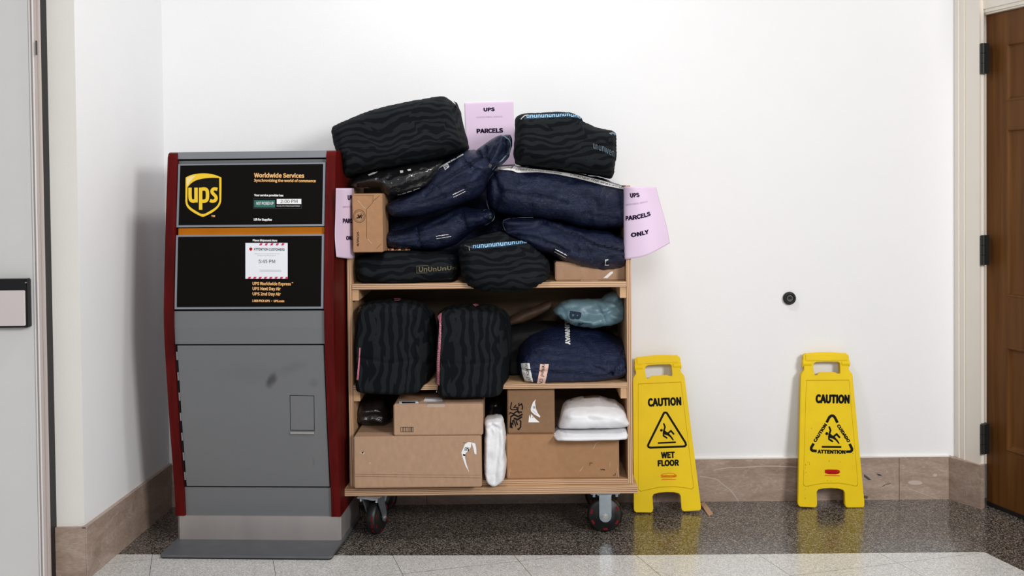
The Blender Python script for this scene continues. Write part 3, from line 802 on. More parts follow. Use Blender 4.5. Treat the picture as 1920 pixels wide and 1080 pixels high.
decal('lettering', merge(T('TM', 399.8, 405, 7, 3.6, bold=.03), T('Worldwide Services', 523.5, 328.8, 94, 9, -.6, bold=.02), T('Synchronizing the world of commerce', 534.3, 339.3, 116, 7.4, -.6, bold=.02)), SU, 'peach_ink', upf)
decal('lettering', merge(T('Your service provider has', 504, 366.6, 55, 5.4, -.6, bold=.03), T('Lift for Supplies', 493, 412, 34, 5.6, -.6, bold=.03), rect(519, 373.2, 565, 382.6), T('Monday Thru Friday Except Holidays', 541, 386.4, 44, 2.0, bold=.03)), SU, 'white_ink', upf)
decal('status_label', rect(476.5, 375, 516, 389), SU, 'green_label', upf)
decal('status_lettering', T('NOT PICKED UP', 497, 381.3, 32, 6, bold=.01), SU, 'white_ink', upf, .0014)
decal('time_lettering', T('2:00 PM', 542, 377.6, 32, 6.2, 1, bold=.0), SU, 'black_ink', upf, .0014)
decal('label_border', stroke([(475, 372.5), (565.5, 372.5), (565.5, 391), (475, 391)], .5, True), SU, 'grey_metal', upf)
decal('lettering', T('Place Shipment Here', 497, 451.2, 46, 5, -.6, bold=.03), SL, 'white_ink', lof)
decal('lettering', merge(T('UPS Worldwide Express', 509.5, 532.6, 72, 8, -.6, bold=.02), T('TM', 548.3, 530, 3, 1.6, bold=.03), T('UPS Next Day Air', 500, 542, 53, 8, -.6, bold=.02), T('UPS 2nd Day Air', 500, 551.8, 53, 8, -.6, bold=.02), T('1 800 PICK UPS • UPS.com', 503, 564.2, 60, 4.8, -.6, bold=.03)), SL, 'peach_ink', lof)
nt_ = decal('notice', rect(460.3, 455.5, 539.5, 522.5), SL, 'white_paper', lof, .0012)
nt_['label'] = 'white paper notice with red striped edges'
stp = []
for i in range(7):
    x = 462.5+i*10.3+(2 if i else 0); 
    if i >= 2: stp.append(([(x+3, 456), (x+7.5, 456), (x+5.6, 460), (x+1, 460)], [[0, 1, 2, 3]]))
for i in range(8):
    x = 461.5+i*10.0; stp.append(([(x+5, 519), (x+10 if i < 7 else x+8, 519), (x+8 if i < 7 else x+8, 522.4), (x+3.4, 522.4)], [[0, 1, 2, 3]]))
decal('notice_stripes', merge(*stp), SL, 'magenta_ink', lof, .0017)
decal('notice_lettering', merge(T('ATTENTION CUSTOMERS', 505, 467.6, 58, 4.6, -.6, bold=.01), T('5:45 PM', 500.5, 490.2, 31, 6.4, -.8, bold=.0)), SL, 'black_ink', lof, .0017)
decal('notice_print', merge(T('Effective July 29, 2023 final drop box', 501, 475.8, 47, 2.0, bold=0), T('pickup times will change to', 500.5, 479.4, 34, 2.0, bold=0), rect(487, 506.2, 528, 506.8), rect(487, 508.6, 528, 509.1)), SL, 'grey_ink', lof, .0017)
decal('notice_badge', poly([(467.8, 465), (470.5, 464), (473.2, 465), (473.2, 468.6), (470.5, 470.6), (467.8, 468.6)]), SL, 'red_ink', lof, .0017)
#@@CART
# ================================================================== CART
YF = -.46                                  # front edge of the deck
zW = px_z(960, 927.5, YF)                  # underside of the deck
xl, xr_ = at(646, 922, YF).x, at(1196, 920, YF).x
YB = -.05
cart = thing('shelf_cart', ((xl+xr_)/2, (YF+YB)/2, 0), 'plywood shelf cart on black casters loaded with parcels', 'cart')
zd = zW+.030
def plyb(name, a, b, m='plywood_face', edge='ply_edge_h', parent=None):
    """a plywood board: faces plain, the front edge shows its plies"""
    parent = parent or cart
    o = Bx(name, a, b, m, parent, bev=.0012)
    y0 = min(a[1], b[1]); x0, x1 = sorted((a[0], b[0])); z0, z1 = sorted((a[2], b[2]))
    Bx('ply_edge', (x0+.001, y0-.0012, z0+.001), (x1-.001, y0+.002, z1-.001), edge, o)
    return o
plyb('deck', (xl, YF, zW), (xr_, YB, zd))
YS = YF+.028
zb1 = zd+.020
xi0, xi1 = at(662, 700, YS).x, at(1176, 700, YS).x
plyb('bottom_board', (xi0, YS, zd), (xi1, YB, zb1))
zside = px_z(650, 353, YS)
for sgn, xa, xb in ((-1, xi0-.019, xi0), (1, xi1, xi1+.019)):
    plyb('side_board', (xa, YS, zd), (xb, YB, zside), edge='ply_edge_v')
zs1 = px_z(920, 530.5, YS); zs2 = px_z(920, 719.5, YS)
for zt in (zs1, zs2):
    plyb('shelf', (xi0+.0005, YS, zt-.022), (xi1-.0005, YB, zt))
    for xa, xb in ((xi0+.0005, xi0+.026), (xi1-.026, xi1-.0005)):
        Bx('cleat', (xa, YS+.004, zt-.065), (xb, YB, zt-.0225), 'plywood_face', cart, bev=.001)
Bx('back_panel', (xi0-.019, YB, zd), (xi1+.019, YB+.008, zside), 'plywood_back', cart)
# casters
def caster(cx, cy, yaw, swivel):
    mt = Matrix.Translation((cx, cy, 0)) @ Matrix.Rotation(yaw, 4, 'Z')
    def tr(bm): bmesh.ops.transform(bm, matrix=mt, verts=bm.verts)
    r = .070; off = .03 if swivel else 0; ht = zW
    bm = bmesh.new(); box(bm, (-.058, -.045, ht-.006), (.058, .045, ht-.0002), .001)
    for x in (-.045, .045):
        for y in (-.034, .034): cyl(bm, (x, y, ht-.018), (x, y, ht-.006), .006, 8)
    tr(bm); pl_ = B('caster_plate', bm, 'zinc', cart)
    bm = bmesh.new()
    if swivel: cyl(bm, (0, 0, ht-.016), (0, 0, ht-.006), .034, 24)
    for s in (-1, 1):
        y = s*.031; w2 = .024
        if swivel:
            pts = [(-w2-.008, y, ht-.012), (w2-.002, y, ht-.012), (off+.018, y, r+.01), (off+.016, y, r-.010), (off, y, r-.020), (off-.016, y, r-.010), (off-.020, y, r+.01)]
        else:
            pts = [(-w2, y, ht-.010), (w2, y, ht-.010), (w2, y, r)] + [(w2*math.cos(a), y, r-w2*math.sin(a)) for a in [math.pi*i/8 for i in range(1, 8)]] + [(-w2, y, r)]
        extrude_poly(bm, [Vector(p) for p in pts], (0, s*.004, 0))
    box(bm, (-.03, -.0315, ht-.014), (.026, .0315, ht-.009))
    tr(bm); B('fork', bm, 'zinc', pl_)
    bm = bmesh.new(); cyl(bm, (off, -.041, r), (off, .041, r), .006, 12); cyl(bm, (off, -.0385, r), (off, -.035, r), .011, 6); cyl(bm, (off, .035, r), (off, .0385, r), .011, 6)
    tr(bm); B('axle_bolt', bm, 'zip_metal', pl_)
    ax = mt.to_3x3() @ Vector((0, 1, 0)); c = mt @ Vector((off, 0, r))
    wl = lathe('wheel', [(.012, -.024), (.045, -.024), (.048, -.020), (.060, -.020), (.067, -.015), (.0695, -.006), (.0695, .006), (.067, .015), (.060, .020), (.048, .020), (.045, .024), (.012, .024)], c, ax, 'tyre', pl_, 40)
    fx = mt.to_3x3() @ Vector((1, 0, 0)); bm = bmesh.new()
    for a0 in (20, 85, 155, 200, 262, 320):   # red slots near the rim
        for s in (-1, 1):
            q = [c+ax*s*.0208+fx*math.cos(R(a))*rr+Vector((0, 0, math.sin(R(a))*rr)) for a, rr in ((a0, .051), (a0+9, .051), (a0+18, .051), (a0+18, .059), (a0+9, .059), (a0, .059))]
            bm.faces.new([bm.verts.new(p) for p in q])
            q = [c+ax*(s*.019)+fx*math.cos(R(a))*.0640+Vector((0, 0, math.sin(R(a))*.0640)) for a in (a0, a0+14)]
    for a0 in (-30, -8, 14, 165, 187, 210):
        q = [c+ax*t+fx*math.cos(R(a))*.0700+Vector((0, 0, math.sin(R(a))*.0700)) for a, t in ((a0, -.012), (a0+16, -.012), (a0+16, -.004), (a0, -.004))]
        bm.faces.new([bm.verts.new(p) for p in q])
    B('wheel_marking', bm, 'wheel_red', wl, fix=False)
cR = floor_at(1136, 1003); cL = floor_at(712, 1001)
caster(cR.x, -.405, 0, False); caster(cL.x-.020, -.432, R(72), True)
caster(cR.x-.02, -.12, R(8), True); caster(cL.x-.03, -.12, R(8), False)
#@@BOXES
# ================================================================== CARTONS
def carton(name, px0, px1, py_top, py_bot, Yf, depth, m, label, yaw=0, ztop=None, zbot=None, bev=.004, group=None):
    pm = (py_top+py_bot)/2
    x0, x1 = at(px0, pm, Yf).x, at(px1, pm, Yf).x; zb = zbot if zbot is not None else at((px0+px1)/2, py_bot, Yf).z; zt = ztop if ztop is not None else at((px0+px1)/2, py_top, Yf).z
    cxx = (x0+x1)/2
    t = thing(name, (cxx, Yf+depth/2, zb), label, 'box', group)
    mt = Matrix.Translation((cxx, Yf, 0)) @ Matrix.Rotation(R(yaw), 4, 'Z') @ Matrix.Translation((-cxx, -Yf, 0))
    bm = bmesh.new(); box(bm, (x0, Yf, zb), (x1, Yf+depth, zt), bev, mt, 3)
    # gentle sag of the board
    for v in bm.verts: v.co += Vector((fbm(v.co*5), fbm(v.co*5+Vector((3, 1, 2))), 0))*.001
    body = B('carton_body', bm, m, t)
    seam = []
    cm = (Yf+depth/2)
    bm = bmesh.new(); box(bm, (x0+.002, cm-.0015, zt-.0002), (x1-.002, cm+.0015, zt+.0006), 0, mt); B('flap_seam', bm, 'card_line', t)
    return t, body, (x0, x1, zb, zt)
zB = zb1+.001
# big carton, bottom left
Ya = -.530
tA, bA, dA = carton('cardboard_box', 663.5, 903, 818, 916, Ya, .34, 'cardboard', 'large brown cardboard box at left end of bottom shelf', zbot=zB)
SA = Surf([bA])
decal('printed_mark', merge(stroke([(868, 830), (891, 831)], .9), stroke([(891, 830.5), (891, 836)], .9), stroke([(663.9+2, 893), (901, 896)], .5), stroke([(666, 889), (901, 891)], .35)), SA, 'card_line', tA)
decal('dent', merge(poly([(674, 848), (680, 846), (684, 849), (682, 852), (678, 851)]), disc(693.5, 868, 1.2, 1.2, 8)), SA, 'card_light', tA)
decal('puncture', poly([(677, 847.5), (682, 846.5), (680.5, 851)]), SA, 'deep_black', tA, .0012)
tl = decal('torn_label', merge(poly([(868, 842), (872, 832), (878, 829), (884, 829.5), (883, 838), (879, 845), (873, 849), (872, 858), (875, 871), (880, 886), (873, 874), (867.5, 858), (865, 848)]), poly([(884, 829.5), (891, 831), (893, 840), (893.5, 852), (890, 851), (888, 842)])), SA, 'white_ink', tA, .001)
tl['label'] = 'torn white label remains'
decal('label_print', merge(T('15A', 875.5, 842, 7, 9, 80, bold=.02), poly([(868, 851), (873, 852), (872.5, 855), (868, 854)])), SA, 'black_ink', tA, .0014)
# small carton on it
zA = dA[3]+.001
tB, bB, dB = carton('cardboard_box', 738, 905.5, 758, 816, -.525, .24, 'cardboard', 'flat cardboard box with barcode mark stacked on the large carton', zbot=zA, yaw=-.3)
SB = Surf([bB])
bc = [stroke([(751.5, 801), (775, 801), (775, 809.5), (751.5, 809.5)], .7, True)]
for i, x in enumerate((755, 757, 760, 763, 766.5, 769, 771, 772.5)): bc.append(rect(x, 801, x+(.5 if i % 2 else .9), 809.5))
decal('barcode_mark', merge(*bc), SB, 'black_ink', tB)
Bx('clear_tape', (dB[0]+.13, -.5255, dB[3]-.012), (dB[0]+.20, -.33, dB[3]+.0008), 'clear_tape', tB)
ys = -.50
def topdecal(name, pts, z, m, parent):
    return M(name, [floor_at(x, y, z) for x, y in pts], [tuple(range(len(pts)))], m, parent)
topdecal('shipping_label', [(749, 757.3), (785, 756.5), (783, 751.5), (747.5, 752)], dB[3]+.0012, 'white_ink', tB)
topdecal('label_bars', [(754, 756.2), (779, 755.7), (778.5, 753), (753, 753)], dB[3]+.0018, 'black_ink', tB)
topdecal('shipping_label', [(794, 753), (830, 752.5), (829, 745), (797, 745)], dB[3]+.0014, 'poly_white', tB)
# right cartons
tD, bD, dD = carton('cardboard_box', 949.5, 1161, 815, 897.5, -.42, .34, 'cardboard_warm', 'long scuffed cardboard box at right end of bottom shelf', zbot=zB, yaw=.3)
SDd = Surf([bD])
decal('printed_mark', merge(stroke([(1106, 873), (1106, 868), (1111, 868)], .9), stroke([(1149, 891), (1153.5, 891), (1153.5, 887)], .9), T('LPN', 1130, 880.5, 8, 2.6, -4, bold=.03)), SDd, 'black_ink', tD)
decal('scuff', merge(stroke([(1112, 842), (1117, 832), (1124, 828)], .7), stroke([(1087, 884), (1093, 875)], .8), stroke([(955, 893), (957, 878)], .6), stroke([(1160, 895), (1157, 878)], .7), stroke([(1143, 876), (1144, 866)], .5)), SDd, 'card_light', tD)
zC = dD[3]+.001
tC, bC, dC = carton('cardboard_box', 951.5, 1040, 728, 812, -.40, .30, 'cardboard_dark', 'upright cardboard box with black marker scribble and torn white label', zbot=zC, ztop=zs2-.028)
SC = Surf([bC])
def L6(P): return [(940+x/10.8, 720+y/10.8) for x, y in P]
scr = [stroke(L6([(210, 370), (185, 480), (200, 520), (330, 520), (290, 440), (350, 560)]), 2.0), stroke(L6([(350, 385), (360, 440), (410, 400), (430, 460), (420, 520)]), 2.2),
       stroke(L6([(150, 620), (180, 580), (250, 600), (300, 560), (420, 570)]), 2.4), stroke(L6([(180, 670), (260, 620), (340, 660), (430, 610)]), 3.0), stroke(L6([(250, 690), (330, 720), (420, 660)]), 3.2),
       stroke(L6([(190, 680), (185, 780), (180, 870), (215, 880), (200, 790), (235, 820), (230, 730)]), 2.4), stroke(L6([(250, 720), (290, 850), (300, 740), (330, 830)]), 2.6), stroke(L6([(330, 900), (350, 920), (390, 870), (395, 760), (370, 730)]), 2.4), stroke(L6([(300, 420), (250, 480), (340, 470), (330, 560), (370, 600)]), 1.8)]
decal('marker_scribble', merge(*scr), SC, 'black_ink', tC)
decal('torn_label', merge(poly(L6([(700, 305), (640, 370), (610, 450), (595, 500), (600, 550), (660, 610), (780, 680), (788, 650), (740, 590), (700, 500), (690, 420), (680, 370)])), poly(L6([(565, 620), (590, 690), (605, 610), (680, 690), (775, 775), (550, 775)]))), SC, 'white_ink', tC, .001)
decal('label_print', merge(poly(L6([(640, 450), (680, 445), (690, 490), (650, 500)])), poly(L6([(620, 660), (650, 655), (650, 680), (620, 685)])), stroke(L6([(640, 540), (720, 610)]), .6)), SC, 'grey_ink', tC, .0015)
# upright kraft box on the upper pile
YK = -.475
tK, bK, dK = carton('kraft_box', 661, 717.5, 363, 473, YK, .20, 'cardboard_warm', 'upright kraft box with round stamp and date beside pink sheet', bev=.003)
SK = Surf([bK])
def L4(P): return [(655+x/8.64, 355+y/8.64) for x, y in P]
decal('flap_fold', merge(stroke(L4([(490, 100), (385, 190), (370, 225), (278, 325), (283, 800)]), .8), stroke(L4([(385, 100), (380, 190)]), .5), stroke(L4([(440, 960), (520, 880)]), .6), stroke(L4([(60, 95), (400, 98)]), .5)), SK, 'card_line', tK)
decal('painted_glint', merge(stroke(L4([(140, 180), (190, 240), (230, 290), (265, 310)]), .7), stroke(L4([(300, 805), (365, 880)]), .7)), SK, 'card_light', tK)  # glints on the board, painted as lighter strokes
st = []
for r_, wd in ((11.0, .7), (8.6, .45)):
    st.append(stroke([(673.8+r_*math.cos(a), 405.2+(r_*1.1)*math.sin(a)) for a in [i*math.pi/14 for i in range(28)]], wd, True))
random.seed(4)
for i in range(16):
    a = random.uniform(0, 6.28); q = random.uniform(0, 6); x = 673.8+q*math.cos(a); y = 405.2+q*math.sin(a)*1.1; a2 = a+random.uniform(.6, 2)
    st.append(stroke([(x, y), (x+3*math.cos(a2), y+3*math.sin(a2))], random.uniform(.8, 1.8)))
decal('round_stamp', merge(*st), SK, 'black_ink', tK)
decal('date_stamp', T('8/20/25', 671.3, 448, 27, 4.6, 90, bold=.015), SK, 'black_ink', tK)
# carton on the upper shelf, right
tE, bE, dE = carton('cardboard_box', 1041, 1173, 490, 531, -.375, .28, 'cardboard', 'cardboard box with wide tape under crumpled navy bags', zbot=zs1+.001)
SE = Surf([bE])
decal('paper_tape', rect(1089, 491, 1121.5, 529.5), SE, 'card_light', tE)
mat('tape_brown', (.46, .30, .20), .5)
for o in C.objects:
    if o.name.startswith('paper_tape'): o.data.materials[0] = MATS['tape_brown']
decal('shipping_label', poly([(1131, 521.5), (1144, 510), (1172, 503), (1172, 521)]), SE, 'white_ink', tE)
#@@BAGS
# ================================================================== SOFT BAGS
def cr(*p): return list(p)
def onbag(bag): return Surf([bag])
def top(o, label, cat, group=None): return tag(o, label, cat, group)
UN = 'unununununununu'
zebra('zebra_a', R(8), 11, 4); zebra('zebra_b', R(6), 10.5, 4); zebra('zebra_c', R(3), 10.5, 4); zebra('zebra_d', R(0), 9.5, 3)
zebra('zebra_e', R(88), 8.5, 3); zebra('zebra_f', R(90), 8.5, 3)
G = 'black bags with grey tiger stripes'
def TINY(cx, cy, wd, ang):      # print too small to read
    a = R(ang); o = []; x = -wd/2; i = 0
    while x < wd/2-1:
        L = (2.2, 1.2, 3.4, 1.8, 2.8)[i % 5]; i += 1
        e = min(x+L, wd/2)
        o.append(stroke([(cx+x*math.cos(a), cy-x*math.sin(a)), (cx+e*math.cos(a), cy-e*math.sin(a))], 1.1)); x = e+.6
    return merge(*o)
def bagthing(name, px, py, Y, label, cat, group=None):
    q = at(px, py, Y); return thing(name, q, label, cat, group)
# 1 large bag top left (box-like, tilted)
t1 = bagthing('striped_bag', 750, 335, -.30, 'largest black tiger-striped bag, tilted on top left of the pile', 'bag', G)
xe1 = at(858, 230, -.35).x; 
def dy1(x, z):
    e = at(838, 190, -.35).x + (at(838, 190, -.35).z-z)*.32
    return max(0, x-e)*1.4
b1 = puff('bag_body', [(623, 240), (640, 231), (668, 219), (700, 206), (735, 197), (772, 190), (806, 184), (829, 179), (842, 184), (861, 203), (869, 235), (880, 277), (872, 285), (835, 296), (800, 306), (750, 314), (705, 322), (665, 333), (648, 338), (640, 310), (630, 275)], -.30, .38, 'zebra_a', t1, r=.055, amp=.007, fr=6, ang=R(12), dy=dy1, it=1, fac=.007, ff=5, seed=1,
          creases=[([(640, 240), (645, 335)], .012, .004), ([(842, 200), (872, 275)], .006, .008)])
s1 = Surf([b1])
decal('seam', merge(stroke(smooth_pts([(841, 192), (848, 215), (858, 245), (868, 278)], 1, False), .6)), s1, 'deep_black', t1, .0006)
decal('pink_tab', poly([(850, 189), (857, 193), (861, 203), (856, 199)]), s1, 'thread_pink', t1, .002)
# 2 black glossy mailer under it
b2 = puff('black_mailer', [(652, 344), (668, 330), (700, 322), (745, 314), (790, 304), (820, 299), (836, 301), (832, 325), (812, 346), (775, 362), (740, 369), (716, 364), (705, 352), (665, 353)], -.36, .17, 'poly_black', None, r=.05, amp=.010, fr=16, ang=R(10), fac=.028, ff=12, seed=2, ridge=.008, it=1)
tag(b2, 'glossy black plastic mailer squeezed beneath the largest striped bag', 'mailer')
s2 = Surf([b2])
decal('print', merge(poly([(750, 320), (756, 320), (756, 324), (751, 325)]), poly([(764, 318), (770, 317), (771, 320), (765, 321)]), poly([(690, 328), (700, 324), (709, 322), (703, 326), (692, 330)]), stroke([(745, 365), (752, 364)], .9), stroke([(754, 363), (761, 361)], .9), stroke([(763, 360), (772, 357.5)], .9), stroke([(775, 356), (787, 352)], .9)), s2, 'white_ink', b2, .0015)
# navy tarpaulin bags
tarp('tarp_a', R(28)); tarp('tarp_b', R(14)); tarp('tarp_c', R(-8)); tarp('tarp_d', R(-22)); tarp('tarp_e', R(0), (.0055, .0095, .034))
GN = 'navy woven plastic garment bags'
t3 = bagthing('garment_bag', 830, 400, -.28, 'navy garment bag slanting up to a gathered open end below pink sheet', 'bag', GN)
b3 = puff('bag_body', [(721, 388), (732, 378), (762, 366), (790, 354), (806, 334), (824, 306), (856, 289), (884, 278), (905, 286), (925, 302), (930, 318), (915, 335), (905, 365), (885, 376), (840, 390), (800, 403), (760, 408), (733, 405)], -.335, .24, 'tarp_a', t3, r=.07, amp=.010, fr=14, ang=R(28), stretch=4, fac=.036, ff=9, seed=3, ridge=.010, it=1,
          creases=[([(800, 362), (850, 330), (905, 296)], .0045, .020), ([(745, 392), (785, 382), (835, 368)], .008, .012), ([(820, 375), (900, 340)], .006, .012), ([(868, 300), (892, 318), (915, 330)], .006, .012), ([(738, 385), (800, 366)], .005, .010), ([(835, 348), (890, 322)], .005, .008)])
b3n = puff('gathered_end', [(884, 289), (900, 276), (925, 258), (943, 253), (955, 257), (961, 268), (958, 287), (948, 303), (934, 314), (921, 322), (912, 330), (904, 318), (896, 302)], -.365, .10, 'tarp_a', t3, r=.035, amp=.008, fr=22, ang=R(60), fac=.036, ff=14, seed=8, ridge=.008, it=1,
           creases=[([(934, 262), (926, 285), (914, 306)], .006, .030), ([(946, 266), (949, 282), (938, 297)], .014, .045), ([(908, 272), (912, 300)], .006, .022), ([(897, 285), (905, 315)], .005, .014)])
s3 = Surf([b3, b3n])
decal('opening_rim', merge(stroke(smooth_pts([(930, 256), (942, 254), (953, 260), (957, 270), (955, 284), (946, 297), (934, 306), (922, 318)], 1, False), 1.3)), s3, 'thread_dim', t3, .003)
decal('zip_pull', poly([(915, 312), (919, 307), (922, 309), (918, 315)]), s3, 'zip_metal', t3, .003)
decal('lettering', merge(T('RENT THE RUNWAY', 846, 302.5, 52, 2.6, 209, bold=.05), TINY(860, 360.3, 24, 25), TINY(862, 363.8, 26, 25)), s3, 'white_ink', t3, .0018)
decal('square_mark', merge(stroke([(832.3, 312.5), (839.5, 307.8), (842.3, 313), (834.8, 318)], 1.2, True), stroke([(834, 315), (839.5, 310)], 1.0), poly([(838, 313), (841, 311.5), (841.5, 313.5), (838.5, 315)])), s3, 'white_ink', t3, .0018)
t4 = bagthing('garment_bag', 820, 468, -.28, 'navy garment bag lying beneath the slanting one, right of kraft box', 'bag', GN)
b4 = puff('bag_body', [(721, 437), (730, 435), (752, 432), (780, 422), (815, 408), (845, 392), (868, 386), (885, 392), (905, 395), (918, 392), (928, 400), (926, 413), (908, 424), (890, 430), (872, 445), (850, 462), (820, 468), (775, 469), (740, 467), (722, 462)], -.29, .24, 'tarp_b', t4, r=.06, amp=.009, fr=14, ang=R(16), stretch=4, fac=.034, ff=9, seed=4, ridge=.009, it=1,
          creases=[([(784, 423), (792, 465)], .005, .016), ([(866, 390), (878, 440)], .006, .022), ([(730, 450), (790, 440), (865, 415)], .0045, .010), ([(760, 430), (800, 428), (850, 402)], .005, .010), ([(885, 396), (912, 412)], .006, .018)])
s4 = Surf([b4])
decal('lettering', merge(TINY(829.5, 441.2, 24, 9), TINY(832, 445.2, 27, 9)), s4, 'white_ink', t4, .0018)
decal('opening_rim', stroke(smooth_pts([(906, 396), (918, 391), (927, 399), (927, 411), (918, 417), (908, 421)], 1, False), 1.2), s4, 'thread_dim', t4, .003)
decal('zip_pull', poly([(916, 402), (920, 401), (921, 409), (917, 409)]), s4, 'zip_metal', t4, .003)
t5 = bagthing('garment_bag', 1045, 430, -.28, 'plump navy garment bag with white lettered straps under the top right striped bag', 'bag', GN)
b5 = puff('bag_body', [(912, 345), (915, 330), (926, 318), (942, 311), (990, 313), (1040, 317), (1090, 327), (1140, 338), (1173, 350), (1181, 372), (1182, 400), (1178, 424), (1160, 430), (1120, 430), (1080, 424), (1030, 412), (975, 406), (935, 402), (918, 392), (909, 370)], -.27, .34, 'tarp_c', t5, r=.075, amp=.009, fr=9, ang=R(80), stretch=2, fac=.026, ff=8, seed=5, ridge=.008, it=1,
          creases=[([(925, 325), (935, 360), (928, 398)], .008, .022), ([(935, 358), (1000, 366), (1060, 380)], .005, .012), ([(940, 335), (975, 345)], .006, .012), ([(960, 322), (968, 350)], .006, .010), ([(1090, 400), (1165, 412)], .010, .006), ([(1155, 358), (1165, 425)], .012, .010)])
s5 = Surf([b5])
tp5 = [(934, 315), (960, 311), (1000, 318), (1040, 322), (1080, 328), (1130, 340), (1172, 353)]; bt5 = [(934, 319), (962, 321), (970, 325), (1010, 324), (1045, 328), (1080, 335), (1130, 348), (1173, 357)]
st5 = decal('lettered_strap', band(tp5, bt5, 40, 3), s5, 'strap_white', t5, .003)
st5['label'] = 'white strap with slanted black lettering'
decal('lettering', merge(TP('dressed Change the way', tp5, bt5, .10, .50, .25, .8, bold=.0, shear=.3), TP('Change the way you', tp5, bt5, .56, .97, .15, .8, bold=.0, shear=.3)), s5, 'black_ink', t5, .0042)
decal('opening_rim', stroke(smooth_pts([(926, 325), (915, 340), (912, 365), (914, 388), (922, 398)], 1, False), 1.3), s5, 'thread_dim', t5, .003)
t6 = bagthing('garment_bag', 1060, 505, -.30, 'navy garment bag sagging between plump bag and taped box, small white tags', 'bag', GN)
b6 = puff('bag_body', [(938, 413), (950, 408), (975, 406), (1010, 411), (1050, 418), (1095, 430), (1140, 436), (1172, 444), (1180, 470), (1178, 490), (1168, 504), (1140, 511), (1105, 506), (1065, 494), (1030, 478), (1000, 468), (975, 456), (952, 446), (945, 430)], -.33, .22, 'tarp_d', t6, r=.06, amp=.010, fr=10, ang=R(-22), stretch=4, fac=.036, ff=8, seed=6, ridge=.010, it=1,
          creases=[([(1010, 413), (1060, 432), (1120, 458), (1172, 472)], .0045, .030), ([(948, 430), (1000, 424), (1020, 416)], .012, .020), ([(960, 440), (1010, 446), (1060, 470)], .008, .014), ([(1120, 502), (1138, 482), (1172, 478)], .005, .016), ([(1060, 440), (1080, 470)], .008, .012), ([(1095, 455), (1110, 490)], .007, .012)])
s6 = Surf([b6])
decal('lettering', merge(TINY(1052.5, 473, 25, -28), TINY(1050.5, 477, 24, -28)), s6, 'white_ink', t6, .0018)
decal('white_tag', poly([(1134.5, 486), (1141.5, 486), (1141.5, 497), (1134.5, 497)]), s6, 'white_ink', t6, .0018)
decal('tag_print', merge(stroke([(1136.3, 489), (1139.8, 489), (1139.8, 494.5), (1136.3, 494.5)], .9, True)), s6, 'black_ink', t6, .0026)
decal('opening_rim', stroke(smooth_pts([(948, 432), (943, 420), (946, 412), (975, 408), (1000, 408)], 1, False), 1.0), s6, 'thread_dim', t6, .002)
# striped bag, top right
t7 = bagthing('striped_bag', 1060, 335, -.30, 'black tiger-striped bag with cyan lettered webbing along its top edge', 'bag', G)
b7 = puff('bag_body', [(966, 226), (970, 216), (988, 212), (1020, 211), (1050, 210), (1075, 212), (1088, 219), (1100, 231), (1120, 240), (1146, 246), (1155, 252), (1156, 275), (1154, 305), (1151, 333), (1142, 335), (1100, 328), (1060, 322), (1010, 315), (970, 311), (963, 304), (963, 265)], -.30, .34, 'zebra_b', t7, r=.05, amp=.009, fr=6, ang=R(-8), fac=.008, ff=6, seed=7, it=1,
          creases=[([(970, 232), (1030, 226), (1090, 228)], .006, .004), ([(1095, 240), (1110, 280), (1105, 325)], .015, .008)])
s7 = Surf([b7])
wt = [(984, 217.5), (1000, 216), (1040, 213), (1070, 212.5), (1092, 222)]; wb = [(984, 224.5), (1000, 224), (1040, 222), (1070, 220.5), (1092, 227)]
wt = [(983, 215.5), (1000, 215.5), (1040, 214.2), (1065, 213.2), (1082, 216.5), (1091, 222)]; wb = [(983, 224.5), (1000, 223.8), (1040, 221.8), (1065, 220.4), (1082, 222.2), (1091, 226)]
decal('webbing', band(wt, wb, 30, 2), s7, 'webbing_dark', t7, .002)
decal('webbing_letters', TP('unununununununu', wt, wb, .04, .97, .12, .82, bold=.012), s7, 'thread_cyan', t7, .0032)
decal('zip_pull', merge(stroke([(979, 223.5), (984, 219), (990, 218)], 1.8, cap=True)), s7, 'zip_metal', t7, .005)
wt = [(1111, 267), (1132, 273), (1151, 283)]; wb = [(1111, 280), (1132, 286.5), (1151, 297)]
decal('woven_patch_letters', TP('ununwen', wt, wb, .02, .98, .1, .85, bold=.0), s7, 'thread_dim', t7, .003)
decal('blue_tab', poly([(1141, 251), (1148, 248.5), (1154, 251), (1153, 254), (1145, 253.5)]), s7, 'thread_dim', t7, .003)
# striped bag, front centre hanging over the shelf
t8 = bagthing('striped_bag', 945, 545, -.34, 'bulging black tiger-striped bag hanging over the upper shelf edge', 'bag', G)
b8 = puff('bag_body', [(860, 462), (866, 453), (885, 447), (905, 441), (925, 437), (938, 434), (955, 440), (972, 446), (992, 452), (1010, 468), (1024, 485), (1032, 500), (1031, 520), (1018, 532), (1004, 541), (985, 548), (950, 551), (905, 548), (878, 541), (864, 525), (860, 495)], -.345, .33, 'zebra_c', t8, r=.06, amp=.010, fr=7, ang=R(-5), fac=.009, ff=7, seed=9, it=1,
          creases=[([(863, 470), (920, 464), (990, 458)], .006, .006), ([(1000, 470), (1010, 530)], .02, .008)])
s8 = Surf([b8])
wt = [(883, 460.5), (905, 458), (940, 454.5), (970, 452.5), (989, 452)]; wb = [(883, 468), (905, 466.5), (940, 463), (970, 460.5), (989, 457.5)]
decal('webbing', band(wt, wb, 30, 2), s8, 'webbing_dark', t8, .002)
decal('webbing_letters', TP('nununununununu', wt, wb, .04, .98, .1, .82, bold=.012), s8, 'thread_cyan', t8, .0032)
decal('zip_pull', merge(stroke([(873, 462), (879, 464.5), (887, 466)], 1.5, cap=True), stroke([(880, 464), (881, 469.5)], 2.0, cap=True)), s8, 'zip_metal', t8, .005)
